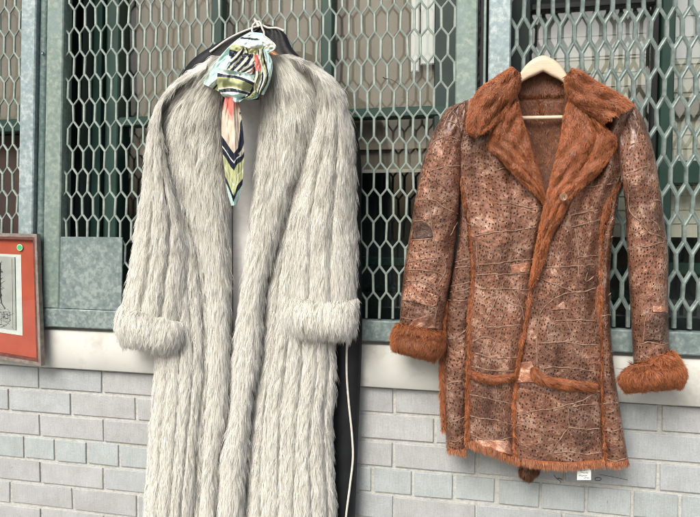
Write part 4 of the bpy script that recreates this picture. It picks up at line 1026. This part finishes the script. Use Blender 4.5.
# ------------------------------------------------------------------ framed print at the left edge
pic = thing('framed_print', 'red-matted framed print with a green dot sticker leaning by the post', 'picture', tuple(W(0., 300., .05)))
def plane_pt(s, t, lift=0.):
    """s: 0 right outer edge .. 1 far (left) edge, t: 0 top .. 1 bottom, on the picture's own plane"""
    a, b_ = W(np.array([38.6, 43.]), np.array([234., 365.5]), np.array([.046, .052])); c, d_ = a + np.array([-.30, .012, .004]), b_ + 1.1*np.array([-.30, .012, .004]) - .065*(b_-a)
    p = (a*(1-t)+b_*t)*(1-s) + (c*(1-t)+d_*t)*s
    return p + np.array([0, -lift, 0])
def quad_slab(mb, s0, s1, t0, t1, l0, l1, mat=0):
    F_ = [plane_pt(s, t, l1) for s, t in ((s0, t0), (s1, t0), (s1, t1), (s0, t1))]; B_ = [plane_pt(s, t, l0) for s, t in ((s0, t0), (s1, t0), (s1, t1), (s0, t1))]
    mb.add(np.array(F_+B_), np.array([(0, 1, 2, 3), (7, 6, 5, 4), (0, 4, 5, 1), (1, 5, 6, 2), (2, 6, 7, 3), (3, 7, 4, 0)]), mat, smooth=False)
m_frame = mottled('worn_frame', (.17, .135, .115), (.31, .27, .235), 70, .5, .1, .3, .001, dirt=(.12, .06, .045), dirt_scale=35, dirt_lo=.52)
m_lip = mottled('dark_lip', (.09, .03, .022), (.16, .055, .042), 60, .5)
m_mat = mottled('red_mat', (.50, .085, .045), (.60, .11, .06), 14, .75, 0, .15, dirt=(.42, .09, .06), dirt_scale=12, dirt_lo=.6)
fw, fh = .024, .026
mb = MB()
quad_slab(mb, 0, fw, 0, 1, -.008, .008); quad_slab(mb, 1-fw, 1, 0, 1, -.008, .008); quad_slab(mb, fw, 1-fw, 0, fh, -.008, .0078); quad_slab(mb, fw, 1-fw, 1-fh, 1, -.008, .0078)
fo = mb.build('frame', m_frame, pic)
mb = MB(); q1 = .022; q2 = .020
quad_slab(mb, fw, fw+q1, fh, 1-fh, -.015, .007); quad_slab(mb, 1-fw-q1, 1-fw, fh, 1-fh, -.015, .007); quad_slab(mb, fw+q1, 1-fw-q1, fh, fh+q2, -.015, .0068); quad_slab(mb, fw+q1, 1-fw-q1, 1-fh-q2, 1-fh, -.015, .0068)
mb.build('frame_lip', m_lip, fo)
mb = MB(); quad_slab(mb, fw+q1, 1-fw-q1, fh+q2, 1-fh-q2, -.012, -.004); mb.build('mat_board', m_mat, pic)
mb = MB(); quad_slab(mb, .205, .80, .165, .795, -.004, -.0030); mb.build('mount', m_paper, pic)
mb = MB(); quad_slab(mb, .268, .735, .185, .760, -.003, -.0022); mo = mb.build('print', mottled('grey_print_paper', (.42, .42, .40), (.52, .52, .49), 20, .8, dirt=(.34, .34, .32), dirt_scale=16, dirt_lo=.54), pic)
mb = MB(); rr = random.Random(11)
def ink(pts, r=.0006): mb.tube(np.array([plane_pt(s, t, -.0018) for s, t in pts]), r, 4)
ink([(.268, .185), (.268, .76)], .0008); ink([(.30, .20), (.30, .74)], .0004)
ink([(.430, .235), (.428, .33), (.43, .42), (.425, .52), (.415, .56), (.38, .60)], .0016); ink([(.40, .31), (.43, .305), (.47, .315), (.52, .30)], .0012)
ink([(.425, .33), (.45, .36), (.42, .40), (.44, .45), (.41, .50)], .0008); ink([(.45, .53), (.46, .57), (.45, .61), (.47, .59), (.45, .53)], .0009)
for s0, s1, t0, t1 in ((.33, .40, .62, .70), (.42, .50, .63, .735), (.35, .39, .64, .68), (.52, .60, .56, .72), (.55, .58, .58, .66), (.62, .70, .60, .74), (.45, .47, .66, .71)):
    ink([(s0, t0), (s1, t0+.005), (s1, t1), (s0, t1-.004), (s0, t0)], .0006)
for _ in range(70):
    s, t = rr.uniform(.30, .70), rr.uniform(.60, .745); ink([(s, t), (s+rr.uniform(-.03, .03), t+rr.uniform(-.012, .012)), (s+rr.uniform(-.04, .04), t+rr.uniform(-.02, .02))], .00035)
for _ in range(45):
    s, t = rr.gauss(.435, .018), rr.uniform(.22, .58); ink([(s, t), (s+rr.uniform(-.03, .03), t+rr.uniform(-.006, .006)), (s+rr.uniform(-.03, .03), t+rr.uniform(-.03, .03))], .00035)
mb.build('etched_lines', mottled('black_ink', (.03, .03, .03), (.07, .07, .065), 60, .8), mo)
mb = MB(); cs = plane_pt(.208, .108, .0004); a = np.linspace(0, 2*math.pi, 29)[:-1]
for r, lf, mt in ((.0094, .0, 0), (.0066, .0006, 1)):
    V = np.array([cs + np.array([math.cos(t)*r, -lf, math.sin(t)*r]) for t in a]); Vb = V + np.array([0, .0005, 0]); k = 28
    mb.add(np.concatenate([V, Vb]), [np.arange(k)[None], np.array([(i, (i+1) % k, (i+1) % k+k, i+k) for i in range(k)])], mt, smooth=False)
mb.build('sticker', [mottled('pale_ring', (.55, .80, .60), (.62, .84, .66), 40, .5), mottled('green_dot', (.06, .62, .22), (.09, .70, .27), 40, .5)], pic)
mb = MB(); quad_slab(mb, fw+q1, 1-fw-q1, fh+q2, 1-fh-q2, .0018, .003); mb.build('glass', m_glass, pic)

# ------------------------------------------------------------------ odds and ends
mb = MB(); mb.tube(W(np.array([383., 386, 391, 397, 402]), np.array([77., 79, 79.5, 83, 88.]), np.array([.024, .026, .026, .026, .024])), .0006, 6)
mb.tube(W(np.array([383., 385, 388]), np.array([77.5, 78.5, 79.]), np.array([.026, .027, .026])), .0011, 6)
tag(mb.build('wire_twist', m_wire), 'short dark twist of wire caught in the middle mesh', 'wire')
mb = MB(); mb.tube(W(np.array([554., 556, 559, 561, 560]), np.array([475., 478, 480, 482, 483.]), np.array([.006, .010, .010, .008, .004])), .0007, 6); mb.tube(W(np.array([557., 559, 562]), np.array([479., 478, 479.5]), np.full(3, .008)), .0009, 6)
tag(mb.build('wire_hook', m_wire), 'small bent black wire on the bricks left of the price tag', 'wire')
mb = MB(); t = np.linspace(0, 2*math.pi, 14); mb.tube(W(598+3.2*np.cos(t), 479+1.6*np.sin(t), np.full(14, .005)), .0006, 6)
mb.tube(W(np.array([599., 606, 614, 622, 628]), np.array([474.5, 475.5, 477, 478.5, 480.]), np.full(5, .004)), .0004, 5)
tag(mb.build('wire_eye', m_wire), 'small looped wire eye on the bricks right of the price tag', 'wire')
